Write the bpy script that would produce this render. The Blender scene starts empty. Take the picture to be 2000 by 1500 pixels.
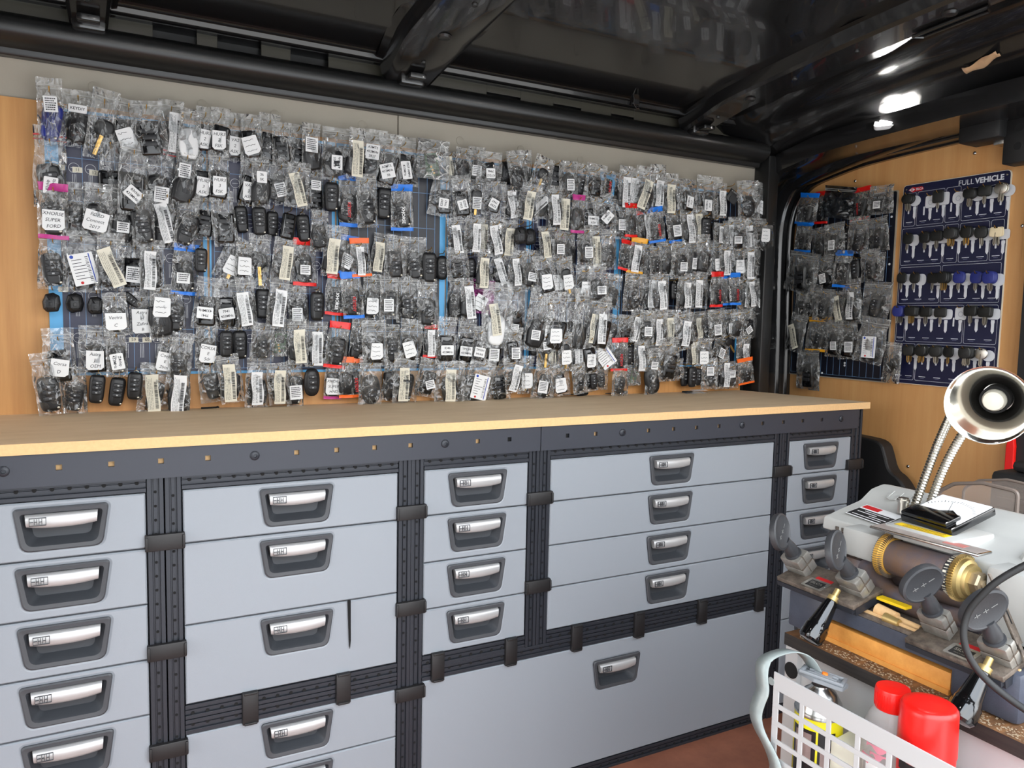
import bpy, bmesh, math, random
from mathutils import Vector, Matrix, noise
sin, cos, pi = math.sin, math.cos, math.pi
S = bpy.context.scene
COL = S.collection
R = math.radians
W = 0.3992          # front of the ply on the left wall
H = 0.86            # worktop top
XB = 2.53           # bulkhead ply

# ------------------------------------------------------------------ materials
MATS = {}
def s2l(c):
    return tuple((v/12.92 if v <= .04045 else ((v+.055)/1.055)**2.4) for v in [x/255 for x in c])
def mat(name, rgb, rough=.5, metal=0., bump=0., bscale=200., var=0., vscale=8., vstretch=(1,1,1), spec=.5, rgb2=None, coat=0., trans=0., emit=0., alpha=1.):
    if name in MATS: return MATS[name]
    m = bpy.data.materials.new(name); m.use_nodes = True
    nt = m.node_tree; b = nt.nodes['Principled BSDF']
    c = s2l(rgb); b.inputs['Base Color'].default_value = (*c, 1)
    b.inputs['Roughness'].default_value = rough; b.inputs['Metallic'].default_value = metal
    b.inputs['Specular IOR Level'].default_value = spec
    b.inputs['Coat Weight'].default_value = coat
    b.inputs['Transmission Weight'].default_value = trans
    b.inputs['Alpha'].default_value = alpha
    if emit:
        b.inputs['Emission Color'].default_value = (*c, 1); b.inputs['Emission Strength'].default_value = emit
    L = nt.links
    if bump or var or rgb2:
        tc = nt.nodes.new('ShaderNodeTexCoord'); mp = nt.nodes.new('ShaderNodeMapping')
        mp.inputs['Scale'].default_value = vstretch
        L.new(tc.outputs['Object'], mp.inputs['Vector'])
    if var or rgb2:
        n = nt.nodes.new('ShaderNodeTexNoise'); n.inputs['Scale'].default_value = vscale
        n.inputs['Detail'].default_value = 6; n.inputs['Roughness'].default_value = .65
        L.new(mp.outputs['Vector'], n.inputs['Vector'])
        r = nt.nodes.new('ShaderNodeValToRGB')
        c2 = s2l(rgb2) if rgb2 else tuple(v*(1-var) for v in c)
        r.color_ramp.elements[0].position = .32; r.color_ramp.elements[1].position = .68
        r.color_ramp.elements[0].color = (*c2, 1); r.color_ramp.elements[1].color = (*c, 1)
        L.new(n.outputs['Fac'], r.inputs['Fac']); L.new(r.outputs['Color'], b.inputs['Base Color'])
    if bump:
        n2 = nt.nodes.new('ShaderNodeTexNoise'); n2.inputs['Scale'].default_value = bscale; n2.inputs['Detail'].default_value = 3
        L.new(mp.outputs['Vector'], n2.inputs['Vector'])
        bp = nt.nodes.new('ShaderNodeBump'); bp.inputs['Strength'].default_value = bump; bp.inputs['Distance'].default_value = .001
        L.new(n2.outputs['Fac'], bp.inputs['Height']); L.new(bp.outputs['Normal'], b.inputs['Normal'])
    MATS[name] = m
    return m

def wood(name, a, b_, rough=.55, stretch=(14, 14, .7), scale=3., dark=None):
    m = mat(name, a, rough, rgb2=b_, vscale=scale, vstretch=stretch)
    nt = m.node_tree; L = nt.links; b = nt.nodes['Principled BSDF']
    src = b.inputs['Base Color'].links[0].from_socket
    tc = nt.nodes['Texture Coordinate']
    n = nt.nodes.new('ShaderNodeTexNoise'); n.inputs['Scale'].default_value = 2.2; n.inputs['Detail'].default_value = 4
    L.new(tc.outputs['Object'], n.inputs['Vector'])
    r = nt.nodes.new('ShaderNodeValToRGB'); r.color_ramp.elements[0].position = .3; r.color_ramp.elements[1].position = .75
    d = dark or .8
    r.color_ramp.elements[0].color = (d, d*.97, d*.93, 1); r.color_ramp.elements[1].color = (1, 1, 1, 1)
    L.new(n.outputs['Fac'], r.inputs['Fac'])
    mx = nt.nodes.new('ShaderNodeMix'); mx.data_type = 'RGBA'; mx.blend_type = 'MULTIPLY'; mx.inputs[0].default_value = 1
    L.new(src, mx.inputs[6]); L.new(r.outputs['Color'], mx.inputs[7]); L.new(mx.outputs[2], b.inputs['Base Color'])
    return m

def film_mat(name, tint, haze, hazecol=(1, .985, .95), gloss=.07, crease=.55, sheen=.11):
    """thin polythene: see-through sheet, a little milky with painted sky sheen, with a bright glossy crinkle"""
    m = bpy.data.materials.new(name); m.use_nodes = True; nt = m.node_tree; L = nt.links
    for n in list(nt.nodes): nt.nodes.remove(n)
    N = nt.nodes.new
    out = N('ShaderNodeOutputMaterial'); tr = N('ShaderNodeBsdfTransparent'); gl = N('ShaderNodeBsdfGlossy'); df = N('ShaderNodeBsdfDiffuse')
    tr.inputs[0].default_value = (*tint, 1); gl.inputs['Roughness'].default_value = gloss; gl.inputs[0].default_value = (1, 1, 1, 1)
    df.inputs[0].default_value = (*hazecol, 1)
    tc = N('ShaderNodeTexCoord'); oi = N('ShaderNodeObjectInfo'); ad = N('ShaderNodeVectorMath'); ad.operation = 'ADD'
    cmb = N('ShaderNodeVectorMath'); cmb.operation = 'SCALE'; cmb.inputs[0].default_value = (7, 13, 5)
    L.new(oi.outputs['Random'], cmb.inputs['Scale']); L.new(tc.outputs['Object'], ad.inputs[0]); L.new(cmb.outputs[0], ad.inputs[1])
    mp = N('ShaderNodeMapping'); mp.inputs['Scale'].default_value = (1.0, .25, 1.25); L.new(ad.outputs[0], mp.inputs['Vector'])
    no = N('ShaderNodeTexNoise'); no.inputs['Scale'].default_value = 2.0; no.inputs['Detail'].default_value = 2; no.inputs['Distortion'].default_value = .8
    L.new(mp.outputs[0], no.inputs['Vector'])
    wv = N('ShaderNodeVectorMath'); wv.operation = 'MULTIPLY_ADD'; wv.inputs[1].default_value = (.35, .35, .35); L.new(no.outputs['Color'], wv.inputs[0]); L.new(mp.outputs[0], wv.inputs[2])
    vo = N('ShaderNodeTexVoronoi'); vo.feature = 'F1'; vo.inputs['Scale'].default_value = 3.4; L.new(wv.outputs[0], vo.inputs['Vector'])
    ve = N('ShaderNodeTexVoronoi'); ve.feature = 'DISTANCE_TO_EDGE'; ve.inputs['Scale'].default_value = 3.4; L.new(wv.outputs[0], ve.inputs['Vector'])
    hs = N('ShaderNodeMath'); hs.operation = 'MULTIPLY_ADD'; hs.inputs[1].default_value = .55; L.new(vo.outputs['Distance'], hs.inputs[0]); L.new(no.outputs['Fac'], hs.inputs[2])
    bp = N('ShaderNodeBump'); bp.inputs['Strength'].default_value = .9; bp.inputs['Distance'].default_value = .014
    L.new(hs.outputs[0], bp.inputs['Height']); L.new(bp.outputs[0], gl.inputs['Normal'])
    # creases: whitened fold lines of the plastic, only in patches
    mr = N('ShaderNodeMapRange'); mr.inputs[1].default_value = .006; mr.inputs[2].default_value = .05; mr.inputs[3].default_value = crease; mr.inputs[4].default_value = 0
    L.new(ve.outputs['Distance'], mr.inputs[0])
    pm = N('ShaderNodeMapRange'); pm.inputs[1].default_value = .50; pm.inputs[2].default_value = .62; L.new(no.outputs['Fac'], pm.inputs[0])
    cm = N('ShaderNodeMath'); cm.operation = 'MULTIPLY_ADD'; L.new(mr.outputs[0], cm.inputs[0]); L.new(pm.outputs[0], cm.inputs[1])
    # sheen and scattered light painted as milkier film on flap and side margins
    sx = N('ShaderNodeSeparateXYZ'); L.new(tc.outputs['Object'], sx.inputs[0])
    h1 = N('ShaderNodeMapRange'); h1.inputs[1].default_value = -.5; h1.inputs[2].default_value = -.1; h1.inputs[3].default_value = haze*.4; h1.inputs[4].default_value = sheen; L.new(sx.outputs['Z'], h1.inputs[0])
    xa = N('ShaderNodeMath'); xa.operation = 'ABSOLUTE'; L.new(sx.outputs['X'], xa.inputs[0])
    h2 = N('ShaderNodeMapRange'); h2.inputs[1].default_value = .30; h2.inputs[2].default_value = .48; h2.inputs[3].default_value = 0; h2.inputs[4].default_value = sheen; L.new(xa.outputs[0], h2.inputs[0])
    hm = N('ShaderNodeMath'); hm.operation = 'MAXIMUM'; L.new(h1.outputs[0], hm.inputs[0]); L.new(h2.outputs[0], hm.inputs[1])
    L.new(hm.outputs[0], cm.inputs[2]); mr = cm
    m1 = N('ShaderNodeMixShader'); L.new(mr.outputs[0], m1.inputs[0]); L.new(tr.outputs[0], m1.inputs[1]); L.new(df.outputs[0], m1.inputs[2])
    fr = N('ShaderNodeFresnel'); fr.inputs['IOR'].default_value = 1.45; L.new(bp.outputs[0], fr.inputs['Normal'])
    fm = N('ShaderNodeMath'); fm.operation = 'MULTIPLY_ADD'; fm.inputs[1].default_value = 1.6; fm.inputs[2].default_value = .0; L.new(fr.outputs[0], fm.inputs[0])
    m2 = N('ShaderNodeMixShader'); L.new(fm.outputs[0], m2.inputs[0]); L.new(m1.outputs[0], m2.inputs[1]); L.new(gl.outputs[0], m2.inputs[2])
    L.new(m2.outputs[0], out.inputs[0]); MATS[name] = m
    return m

# ------------------------------------------------------------------ mesh builder
class MB:
    def __init__(s): s.v = []; s.f = []; s.m = []; s.s = []
    def add(s, vs, fs, m=0, T=None, smooth=False):
        o = len(s.v)
        s.v += [tuple(T @ Vector(v)) for v in vs] if T is not None else [tuple(v) for v in vs]
        for f in fs: s.f.append(tuple(i+o for i in f)); s.m.append(m); s.s.append(smooth)
        return s
    def box(s, a, b, m=0, T=None, bev=0.):
        (x0, y0, z0), (x1, y1, z1) = [min(p, q) for p, q in zip(a, b)], [max(p, q) for p, q in zip(a, b)]
        if bev <= 0:
            vs = [(x0,y0,z0),(x1,y0,z0),(x1,y1,z0),(x0,y1,z0),(x0,y0,z1),(x1,y0,z1),(x1,y1,z1),(x0,y1,z1)]
            return s.add(vs, [(0,3,2,1),(4,5,6,7),(0,1,5,4),(1,2,6,5),(2,3,7,6),(3,0,4,7)], m, T)
        bev = min(bev, (x1-x0)*.45, (y1-y0)*.45, (z1-z0)*.45)
        bm = bmesh.new(); bmesh.ops.create_cube(bm, size=1)
        for v in bm.verts: v.co = ((x0+x1)/2+v.co.x*(x1-x0), (y0+y1)/2+v.co.y*(y1-y0), (z0+z1)/2+v.co.z*(z1-z0))
        bmesh.ops.bevel(bm, geom=bm.edges[:], offset=bev, segments=2, affect='EDGES', profile=.5)
        bm.verts.index_update()
        s.add([v.co[:] for v in bm.verts], [[v.index for v in f.verts] for f in bm.faces], m, T, True); bm.free()
        return s
    def lathe(s, prof, n=24, m=0, T=None, caps=True, a0=0, a1=2*pi):
        vs = []; fs = []; full = abs(a1-a0-2*pi) < 1e-6; k = n if full else n+1
        for r, z in prof:
            for i in range(k):
                a = a0+(a1-a0)*i/n; vs.append((r*cos(a), r*sin(a), z))
        for j in range(len(prof)-1):
            for i in range(n):
                i2 = (i+1) % k; fs.append((j*k+i, j*k+i2, (j+1)*k+i2, (j+1)*k+i))
        s.add(vs, fs, m, T, True)
        if caps and full:
            o = len(s.v)-len(vs)
            for j, rev in ((0, True), (len(prof)-1, False)):
                if prof[j][0] > 1e-6:
                    f = [o+j*k+i for i in range(n)]
                    s.f.append(tuple(reversed(f)) if rev else tuple(f)); s.m.append(m); s.s.append(False)
        return s
    def cyl(s, p, q, r, r2=None, n=16, m=0, caps=True):
        p, q = Vector(p), Vector(q); d = q-p
        T = Matrix.Translation(p) @ d.to_track_quat('Z', 'Y').to_matrix().to_4x4()
        return s.lathe([(r, 0), (r if r2 is None else r2, d.length)], n, m, T, caps)
    def tube(s, pts, r, n=10, m=0, caps=True):
        pts = [Vector(p) for p in pts]; vs = []; fs = []; up = Vector((0.123, .345, .9)).normalized(); rr = r if callable(r) else (lambda i: r)
        for i, p in enumerate(pts):
            t = (pts[min(i+1, len(pts)-1)]-pts[max(i-1, 0)]).normalized()
            u = up-t*up.dot(t)
            if u.length < 1e-4: u = t.orthogonal()
            u.normalize(); w = t.cross(u); up = u
            for k in range(n):
                a = 2*pi*k/n; vs.append(p+(u*cos(a)+w*sin(a))*rr(i))
        for i in range(len(pts)-1):
            for k in range(n):
                k2 = (k+1) % n; fs.append((i*n+k, i*n+k2, (i+1)*n+k2, (i+1)*n+k))
        s.add(vs, fs, m, None, True)
        if caps:
            o = len(s.v)-len(vs); s.f.append(tuple(o+k for k in reversed(range(n)))); s.f.append(tuple(o+(len(pts)-1)*n+k for k in range(n)))
            s.m += [m, m]; s.s += [False, False]
        return s
    def prism(s, poly, d0, d1, m=0, T=None, smooth=False, ch=0.):
        """poly in the xz plane, from y=d0 (front) to y=d1"""
        n = len(poly)
        if ch:
            cx = sum(p[0] for p in poly)/n; cz = sum(p[1] for p in poly)/n
            ins = inset(poly, ch); e = ch if d1 > d0 else -ch
            rings = [(ins, d0), (poly, d0+e), (poly, d1)]
        else: rings = [(poly, d0), (poly, d1)]
        vs = [(x, d, z) for pl, d in rings for x, z in pl]; fs = []
        for j in range(len(rings)-1):
            for i in range(n): fs.append((j*n+i, j*n+(i+1) % n, (j+1)*n+(i+1) % n, (j+1)*n+i))
        s.add(vs, fs, m, T, smooth)
        o = len(s.v)-len(vs); s.f.append(tuple(o+i for i in reversed(range(n)))); s.f.append(tuple(o+(len(rings)-1)*n+i for i in range(n)))
        s.m += [m, m]; s.s += [False, False]
        return s
    def ring(s, A, B, ya, yb, m=0, T=None, smooth=False):
        n = len(A); vs = [(x, ya, z) for x, z in A]+[(x, yb, z) for x, z in B]
        return s.add(vs, [(i, (i+1) % n, n+(i+1) % n, n+i) for i in range(n)], m, T, smooth)
    def face(s, poly, y, m=0, T=None): return s.add([(x, y, z) for x, z in poly], [tuple(range(len(poly)))], m, T)
    def holed(s, x0, x1, z0, z1, y0, y1, holes, m=0):
        """plate in the xz plane with rectangular holes in one row: holes=[(xa,xb,za,zb)]"""
        hs = sorted(holes); x = x0
        for (a, b, c, d) in hs:
            if a > x: s.box((x, y0, z0), (a, y1, z1), m)
            s.box((a, y0, z0), (b, y1, c), m); s.box((a, y0, d), (b, y1, z1), m); x = b
        if x1 > x: s.box((x, y0, z0), (x1, y1, z1), m)
        return s
    def text(s, t, size, m=0, T=None, align='C', bold=0.):
        vs, fs = textmesh(t, bold)
        if not vs: return s
        k = size
        return s.add([(v[0]*k, 0, v[1]*k) for v in vs], fs, m, T)
    def build(s, name, mats, parent=None, org=None, bevel=0., sharp=None, loc=None):
        me = bpy.data.meshes.new(name)
        if org is None and parent is not None and loc is None: org = WLOC.get(parent.name, (0, 0, 0))
        o3 = org or (0, 0, 0)
        me.from_pydata([(v[0]-o3[0], v[1]-o3[1], v[2]-o3[2]) for v in s.v], [], s.f)
        for m in (mats if isinstance(mats, (list, tuple)) else [mats]): me.materials.append(MATS[m] if isinstance(m, str) else m)
        me.polygons.foreach_set('material_index', s.m); me.polygons.foreach_set('use_smooth', s.s if sharp is None else [True]*len(s.f))
        me.validate(); me.update()
        if any(s.s) or sharp is not None: me.set_sharp_from_angle(angle=R(sharp or 38))
        o = bpy.data.objects.new(name, me); COL.objects.link(o)
        if parent is not None:
            o.parent = parent; WLOC[o.name] = WLOC.get(parent.name, (0, 0, 0))
            if loc is not None: o.location = loc
        elif org is not None: o.location = org; WLOC[o.name] = tuple(org)
        if bevel:
            b = o.modifiers.new('b', 'BEVEL'); b.width = bevel; b.segments = 2; b.limit_method = 'ANGLE'; b.angle_limit = R(40)
        return o
WLOC = {}
def inset(poly, d):
    n = len(poly); out = []
    area = sum(poly[i][0]*poly[(i+1) % n][1]-poly[(i+1) % n][0]*poly[i][1] for i in range(n)); sg = 1 if area > 0 else -1
    for i in range(n):
        a, b, c = Vector(poly[i-1]), Vector(poly[i]), Vector(poly[(i+1) % n])
        e1 = (b-a); e2 = (c-b)
        e1 = e1.normalized() if e1.length > 1e-9 else Vector((1, 0)); e2 = e2.normalized() if e2.length > 1e-9 else e1
        nn = Vector((-e1.y, e1.x))+Vector((-e2.y, e2.x))
        nn = nn.normalized() if nn.length > 1e-6 else Vector((-e1.y, e1.x))
        k = d/max(.5, nn.dot(Vector((-e1.y, e1.x))))
        p = b+nn*k*sg; out.append((p.x, p.y))
    return out
def rpoly(pts, rad, n=5):
    out = []; N = len(pts)
    for i, p in enumerate(pts):
        r = rad[i] if isinstance(rad, (list, tuple)) else rad
        a, b, c = Vector(pts[i-1]), Vector(p), Vector(pts[(i+1) % N])
        u, w = (a-b).normalized(), (c-b).normalized(); ang = max(-.999, min(.999, u.dot(w))); th = math.acos(ang)
        d = min(r/math.tan(th/2), (a-b).length*.49, (c-b).length*.49); q0, q1 = b+u*d, b+w*d
        for k in range(n+1):
            t = k/n; q = q0*(1-t)**2+b*2*t*(1-t)+q1*t*t; out.append((q.x, q.y))
    return out
def rrect(x0, x1, z0, z1, r, n=4): return rpoly([(x0, z0), (x1, z0), (x1, z1), (x0, z1)], r, n)
TXT = {}
def textmesh(t, bold=0.):
    if (t, bold) not in TXT:
        c = bpy.data.curves.new('lettering', 'FONT'); c.body = t; c.size = 1; c.align_x = 'CENTER'; c.align_y = 'CENTER'; c.resolution_u = 2; c.offset = bold
        o = bpy.data.objects.new('lettering', c); me = o.to_mesh()
        TXT[(t, bold)] = ([tuple(v.co[:2]) for v in me.vertices], [tuple(p.vertices) for p in me.polygons])
        o.to_mesh_clear(); bpy.data.objects.remove(o); bpy.data.curves.remove(c)
    return TXT[(t, bold)]

def tag(o, label=None, cat=None, group=None, kind=None):
    if label: o['label'] = label
    if cat: o['category'] = cat
    if group: o['group'] = group
    if kind: o['kind'] = kind
    return o
def thing(name, loc, label, cat, group=None, rot=None):
    o = bpy.data.objects.new(name, None); COL.objects.link(o); o.location = loc; o.empty_display_size = .02
    if rot: o.rotation_euler = rot
    WLOC[o.name] = tuple(loc)
    return tag(o, label, cat, group)
def struct(name, mb, m, label=None, **k):
    o = mb.build(name, m, **k); o['kind'] = 'structure'
    if label: o['label'] = label
    return o
def TR(x=0, y=0, z=0, rx=0, ry=0, rz=0):
    return Matrix.Translation((x, y, z)) @ Matrix.Rotation(R(rz), 4, 'Z') @ Matrix.Rotation(R(ry), 4, 'Y') @ Matrix.Rotation(R(rx), 4, 'X')

# palette
mat('drawer_grey', (144, 150, 157), .42, bump=.12, bscale=900)
mat('profile_dark', (46, 49, 56), .42, .25)
mat('clip_black', (28, 27, 28), .5, bump=.1, bscale=700)
mat('fascia_dark', (52, 55, 64), .45, .1, bump=.05, bscale=900)
mat('handle_dark', (66, 68, 72), .5, bump=.1, bscale=900)
mat('bowl_dark', (58, 61, 66), .55)
mat('grip_silver', (196, 196, 196), .36, .45, var=.06, vscale=30)
mat('hole_black', (8, 8, 9), .9)
mat('black_paint', (24, 24, 25), .17, spec=.6, coat=.4)
mat('lit_black_panel', (70, 67, 58), .35)  # gloss black panel, its lamp reflection put into the brown-grey colour
mat('black_satin', (30, 30, 30), .30, spec=.5)
mat('black_plastic', (20, 20, 21), .55, bump=.15, bscale=500)
mat('lining_grey', (168, 160, 146), .6, bump=.1, bscale=300)
mat('seam_dark', (40, 38, 36), .8)
wood('mdf_top', (236, 210, 174), (224, 196, 158), .7, (1.2, 5, 3), 5., .9)
mat('mdf_edge', (232, 190, 136), .75, var=.12, vscale=160)
wood('ply_wall', (214, 160, 98), (192, 136, 78), .5, (16, 16, .8), 2.4, .86)
wood('ply_bulkhead', (226, 174, 114), (212, 154, 94), .45, (9, 9, .6), 2.2, .8)
mat('floor_brown', (164, 104, 80), .62, rgb2=(136, 84, 64), vscale=12, bump=.3, bscale=120)
mat('steel', (190, 190, 188), .25, 1.)
mat('brass', (206, 160, 78), .32, 1.)
mat('gold_pin', (214, 170, 90), .3, 1.)
mat('nickel', (200, 196, 186), .28, 1.)
mat('white_paint', (184, 184, 184), .38)
mat('ink', (26, 26, 32), .7)
mat('ink_red', (196, 30, 34), .6)
mat('ink_blue', (34, 70, 170), .6)
mat('paper', (240, 240, 240), .8)
mat('paper_cream', (232, 226, 208), .8)
mat('white_print', (226, 228, 232), .6)
mat('navy', (26, 30, 62), .35)
mat('navy_dark', (16, 19, 32), .4)
mat('sky_blue', (84, 168, 222), .4)
mat('line_blue', (120, 160, 205), .5)
mat('red_plastic', (226, 24, 18), .3)
# ------------------------------------------------------------------ the van body
def YS(): return [.45-(.45+1.32)*i/28 for i in range(29)]
def roof_z(y): return 1.760-.052*(y+.9)**2
b = MB(); b.box((-1.4, -1.32, -.05), (XB+.1, .55, 0)); struct('floor', b, 'floor_brown', 'reddish brown floor board of the van')
b = MB(); b.box((-1.4, W, -.0), (2.262, W+.012, 1.49)); struct('wall_left', b, 'ply_wall', 'varnished plywood lining behind the key display boards')
# pale grey lining panels above the ply (with push studs)
xs = [(-1.4, 1.0945), (1.0965, 2.335)]
for i, (a, c) in enumerate(xs):
    b = MB(); b.box((a, W+.006, 1.40), (c, W+.016, 1.60))
    o = struct('trim_%d' % (i+1), b, 'lining_grey', 'pale grey lining panel above the ply, %s of the seam' % ('left', 'right')[i], bevel=.002)
    for (x, z) in ([(.436, 1.533), (.645, 1.528), (.80, 1.528), (1.005, 1.532)], [(1.262, 1.527), (1.44, 1.526), (1.63, 1.52), (1.86, 1.515), (2.07, 1.51)])[i]:
        s = MB(); s.lathe([(.0105, 0), (.0105, .0012), (.009, .002), (.0, .0022)], 20, 0, TR(x, W+.0061, z, 90)); s.build('push_stud', 'lining_grey', o)
b = MB(); b.box((-1.4, W+.014, .0), (2.4, W+.06, 1.75)); struct('trim_3', b, 'black_satin', 'black body side behind the lining')
# cantrail: rounded black moulding along the top of the wall
def sweep_x(prof, x0, x1, n=2):
    m = MB(); k = len(prof); vs = []; fs = []
    for i in range(n+1):
        x = x0+(x1-x0)*i/n; vs += [(x, y, z) for y, z in prof]
    for i in range(n):
        for j in range(k-1): fs.append((i*k+j, i*k+j+1, (i+1)*k+j+1, (i+1)*k+j))
    return m.add(vs, fs, 0, None, True)
prof = [(.405, 1.566), (.384, 1.5655), (.3815, 1.568), (.3805, 1.572), (.378, 1.578), (.372, 1.581), (.366, 1.5825), (.356, 1.586), (.346, 1.592), (.339, 1.600), (.3365, 1.610), (.3385, 1.620), (.345, 1.629), (.356, 1.635), (.362, 1.640), (.385, 1.646), (.42, 1.648)]
struct('trim_4', sweep_x(prof, -1.4, 2.285), 'black_satin', 'rounded black cant rail running above the grey lining')
# inner panel above the cant rail with its openings
b = MB(); hl = []
for (a, c) in [(.548, .634), (.676, .768), (.833, .919), (1.33, 1.43), (1.53, 1.62), (1.72, 1.80)]: hl.append((a, c, 1.640, 1.676 if a < 1 else 1.656))
b.holed(-1.4, 2.28, 1.625, 1.695, .392, .396, hl); struct('trim_5', b, 'lit_black_panel', 'glossy inner roof side panel with rectangular openings', bevel=.001)
# roof skin with swages
b = MB(); vs = []; fs = []; ys = YS(); xs = [-1.4+(XB+.02+1.4)*i/60 for i in range(61)]
for x in xs:
    for y in ys:
        z = roof_z(y)
        for y0 in (.12, -.25, -.62): z += .006*math.exp(-((y-y0)/.02)**2)
        vs.append((x, y, z))
k = len(ys)
for i in range(60):
    for j in range(k-1): fs.append((i*k+j, (i+1)*k+j, (i+1)*k+j+1, i*k+j+1))
b.add(vs, fs, 0, None, True); struct('ceiling', b, 'black_paint', 'glossy black painted roof skin', sharp=60)
# ledge rail along the roof side
prof = [(.40, 1.680), (.352, 1.666), (.338, 1.666), (.334, 1.669), (.332, 1.678), (.324, 1.680), (.320, 1.684), (.321, 1.690), (.33, 1.70)]
struct('trim_6', sweep_x(prof, -1.4, 2.28), 'black_paint', 'stepped black rail along the edge of the roof')
# roof bows
def bow(name, xc, w, y1=.365, lab=''):
    m = MB(); vs = []; fs = []; P = [(-w*.62, -.002), (-w*.5, .0), (-w*.42, .026), (-w*.34, .032), (w*.34, .032), (w*.42, .026), (w*.5, .0), (w*.62, -.002)]
    n = 40; K = len(P)
    for i in range(n+1):
        y = y1-(y1+1.32)*i/n; t = max(0, (y-.18)/.18); taper = 1-.22*t
        zz = roof_z(y)-.012*t
        for px, d in P: vs.append((xc+px*taper, y, zz-d*(1+.25*t)))
    for i in range(n):
        for j in range(K-1): fs.append((i*K+j, i*K+j+1, (i+1)*K+j+1, (i+1)*K+j))
    m.add(vs, fs, 0, None, True); m.add(vs[:K], [tuple(range(K))], 0)
    o = struct(name, m, 'black_paint', lab, sharp=30)
    h = MB()
    for y in (.25, .13, -.02, -.2, -.42, -.6):
        z = roof_z(y)-.0325-(.018*(y-.18)/.18 if y > .18 else 0)
        h.lathe([(.016, -.001), (.013, .004), (.009, .0045)] if y in (.13, -.42) else [(.006, -.001), (.0055, .003), (.0, .003)], 16, 0, TR(xc, y, z, 180))
    h.build('pressed_hole', 'black_satin', o)
    f = MB(); f.box((xc-.02, y1-.085, roof_z(.3)-.060), (xc+.02, y1-.05, roof_z(.3)-.048), bev=.003)
    f.box((xc-.03, y1-.05, roof_z(.3)-.066), (xc+.03, y1-.002, roof_z(.3)-.040), bev=.006); f.build('foot_pressing', 'black_paint', o)
    return o
bow('trim_7', .43, .10, lab='black roof bow nearest the left of the picture')
bow('trim_8', 1.10, .17, lab='black roof bow in the middle of the roof')
bow('trim_9', 1.985, .12, lab='black roof bow closest to the bulkhead')
# long slot pressing on the third bow
sl = MB(); zz = lambda y: roof_z(y)-.034
o = bpy.data.objects['trim_9']
for (ya, yb) in ((-.33, -.47),):
    pl = [(2.035, ya), (2.035, yb), (2.012, yb-.01), (2.012, ya+.01)]
    sl.tube([(x, y, zz(y)-.004) for x, y in pl+pl[:1]], .004, 8, 0)
    sl.add([(x, y, zz(y)-.001) for x, y in pl], [(0, 1, 2, 3)], 1)
sl.build('slot_pressing', ['black_paint', 'hole_black'], o)
# front header over the bulkhead
m = MB(); vs = []; fs = []; P = [(2.10, .02), (2.14, -.004), (2.20, -.012), (2.25, -.02), (2.262, -.034), (2.30, -.05), (2.36, -.075), (2.42, -.105), (2.455, -.13), (2.475, -.135), (2.50, -.13), (2.56, -.125)]
K = len(P); n = 44
for i in range(n+1):
    y = .44-1.76*i/n
    e = max(0, (y-.05)/.38)
    for x, d in P: vs.append((x, y, min(roof_z(y), 1.80)*1+d*(1.0)-.02*e*e-(.0 if y > -.2 else (roof_z(y)-roof_z(-.2))*min(1, -d*8))))
for i in range(n):
    for j in range(K-1): fs.append((i*K+j, i*K+j+1, (i+1)*K+j+1, (i+1)*K+j))
m.add(vs, fs, 0, None, True); struct('trim_10', m, 'black_paint', 'glossy black header panel above the bulkhead', sharp=50)
# arch pillar: black hoop round the bulkhead opening
arch = [(.4382, 0), (.4382, .84), (.4481, 1.1337), (.4548, 1.3425), (.4493, 1.4282), (.425, 1.4903), (.387, 1.5257), (.3443, 1.5400), (.2953, 1.5487), (.2126, 1.5645), (.1032, 1.5735), (-.1186, 1.5817), (-.2778, 1.5863), (-.6, 1.588), (-1.32, 1.588)]
def smooth_path(pts, it=2):
    for _ in range(it):
        q = [pts[0]]
        for a, c in zip(pts, pts[1:]): q += [tuple(.75*u+.25*v for u, v in zip(a, c)), tuple(.25*u+.75*v for u, v in zip(a, c))]
        pts = q+[pts[-1]]
    return pts
ap = smooth_path(arch)
def hoop(prof, name, m, lab):
    """prof: (x, offset outwards from the opening)"""
    q = MB(); vs = []; fs = []; K = len(prof); n = len(ap)
    for i, (y, z) in enumerate(ap):
        a = Vector(ap[max(0, i-1)]); c = Vector(ap[min(n-1, i+1)]); t = (c-a).normalized(); nn = Vector((t.y, -t.x))
        f_ = max(0., min(1., nn.x*1.3-.15))
        for x, d in prof:
            if x < 2.47 and d < .02: d = d*f_+.012*(1-f_)
            elif x < 2.32: d = d+.035*(1-f_)
            vs.append((x, y+nn.x*d, z+nn.y*d))
    for i in range(n-1):
        for j in range(K-1): fs.append((i*K+j, (i+1)*K+j, (i+1)*K+j+1, i*K+j+1))
    q.add(vs, fs, 0, None, True); return struct(name, q, m, lab, sharp=45)
hoop([(2.545, -.004), (2.515, -.004), (2.512, .0), (2.506, .004), (2.500, .004), (2.496, .0), (2.484, .002), (2.480, .008), (2.472, .012), (2.40, .005), (2.362, -.040), (2.35, -.052), (2.343, -.054), (2.338, -.050), (2.334, -.040), (2.322, .0), (2.315, .03)], 'trim_11', 'black_paint', 'black arched pillar framing the bulkhead')
b = MB(); b.box((2.29, .345, H-.4), (2.335, .43, 1.60), bev=.006); struct('trim_12', b, 'black_satin', 'narrow black post at the end of the left wall')
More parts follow.
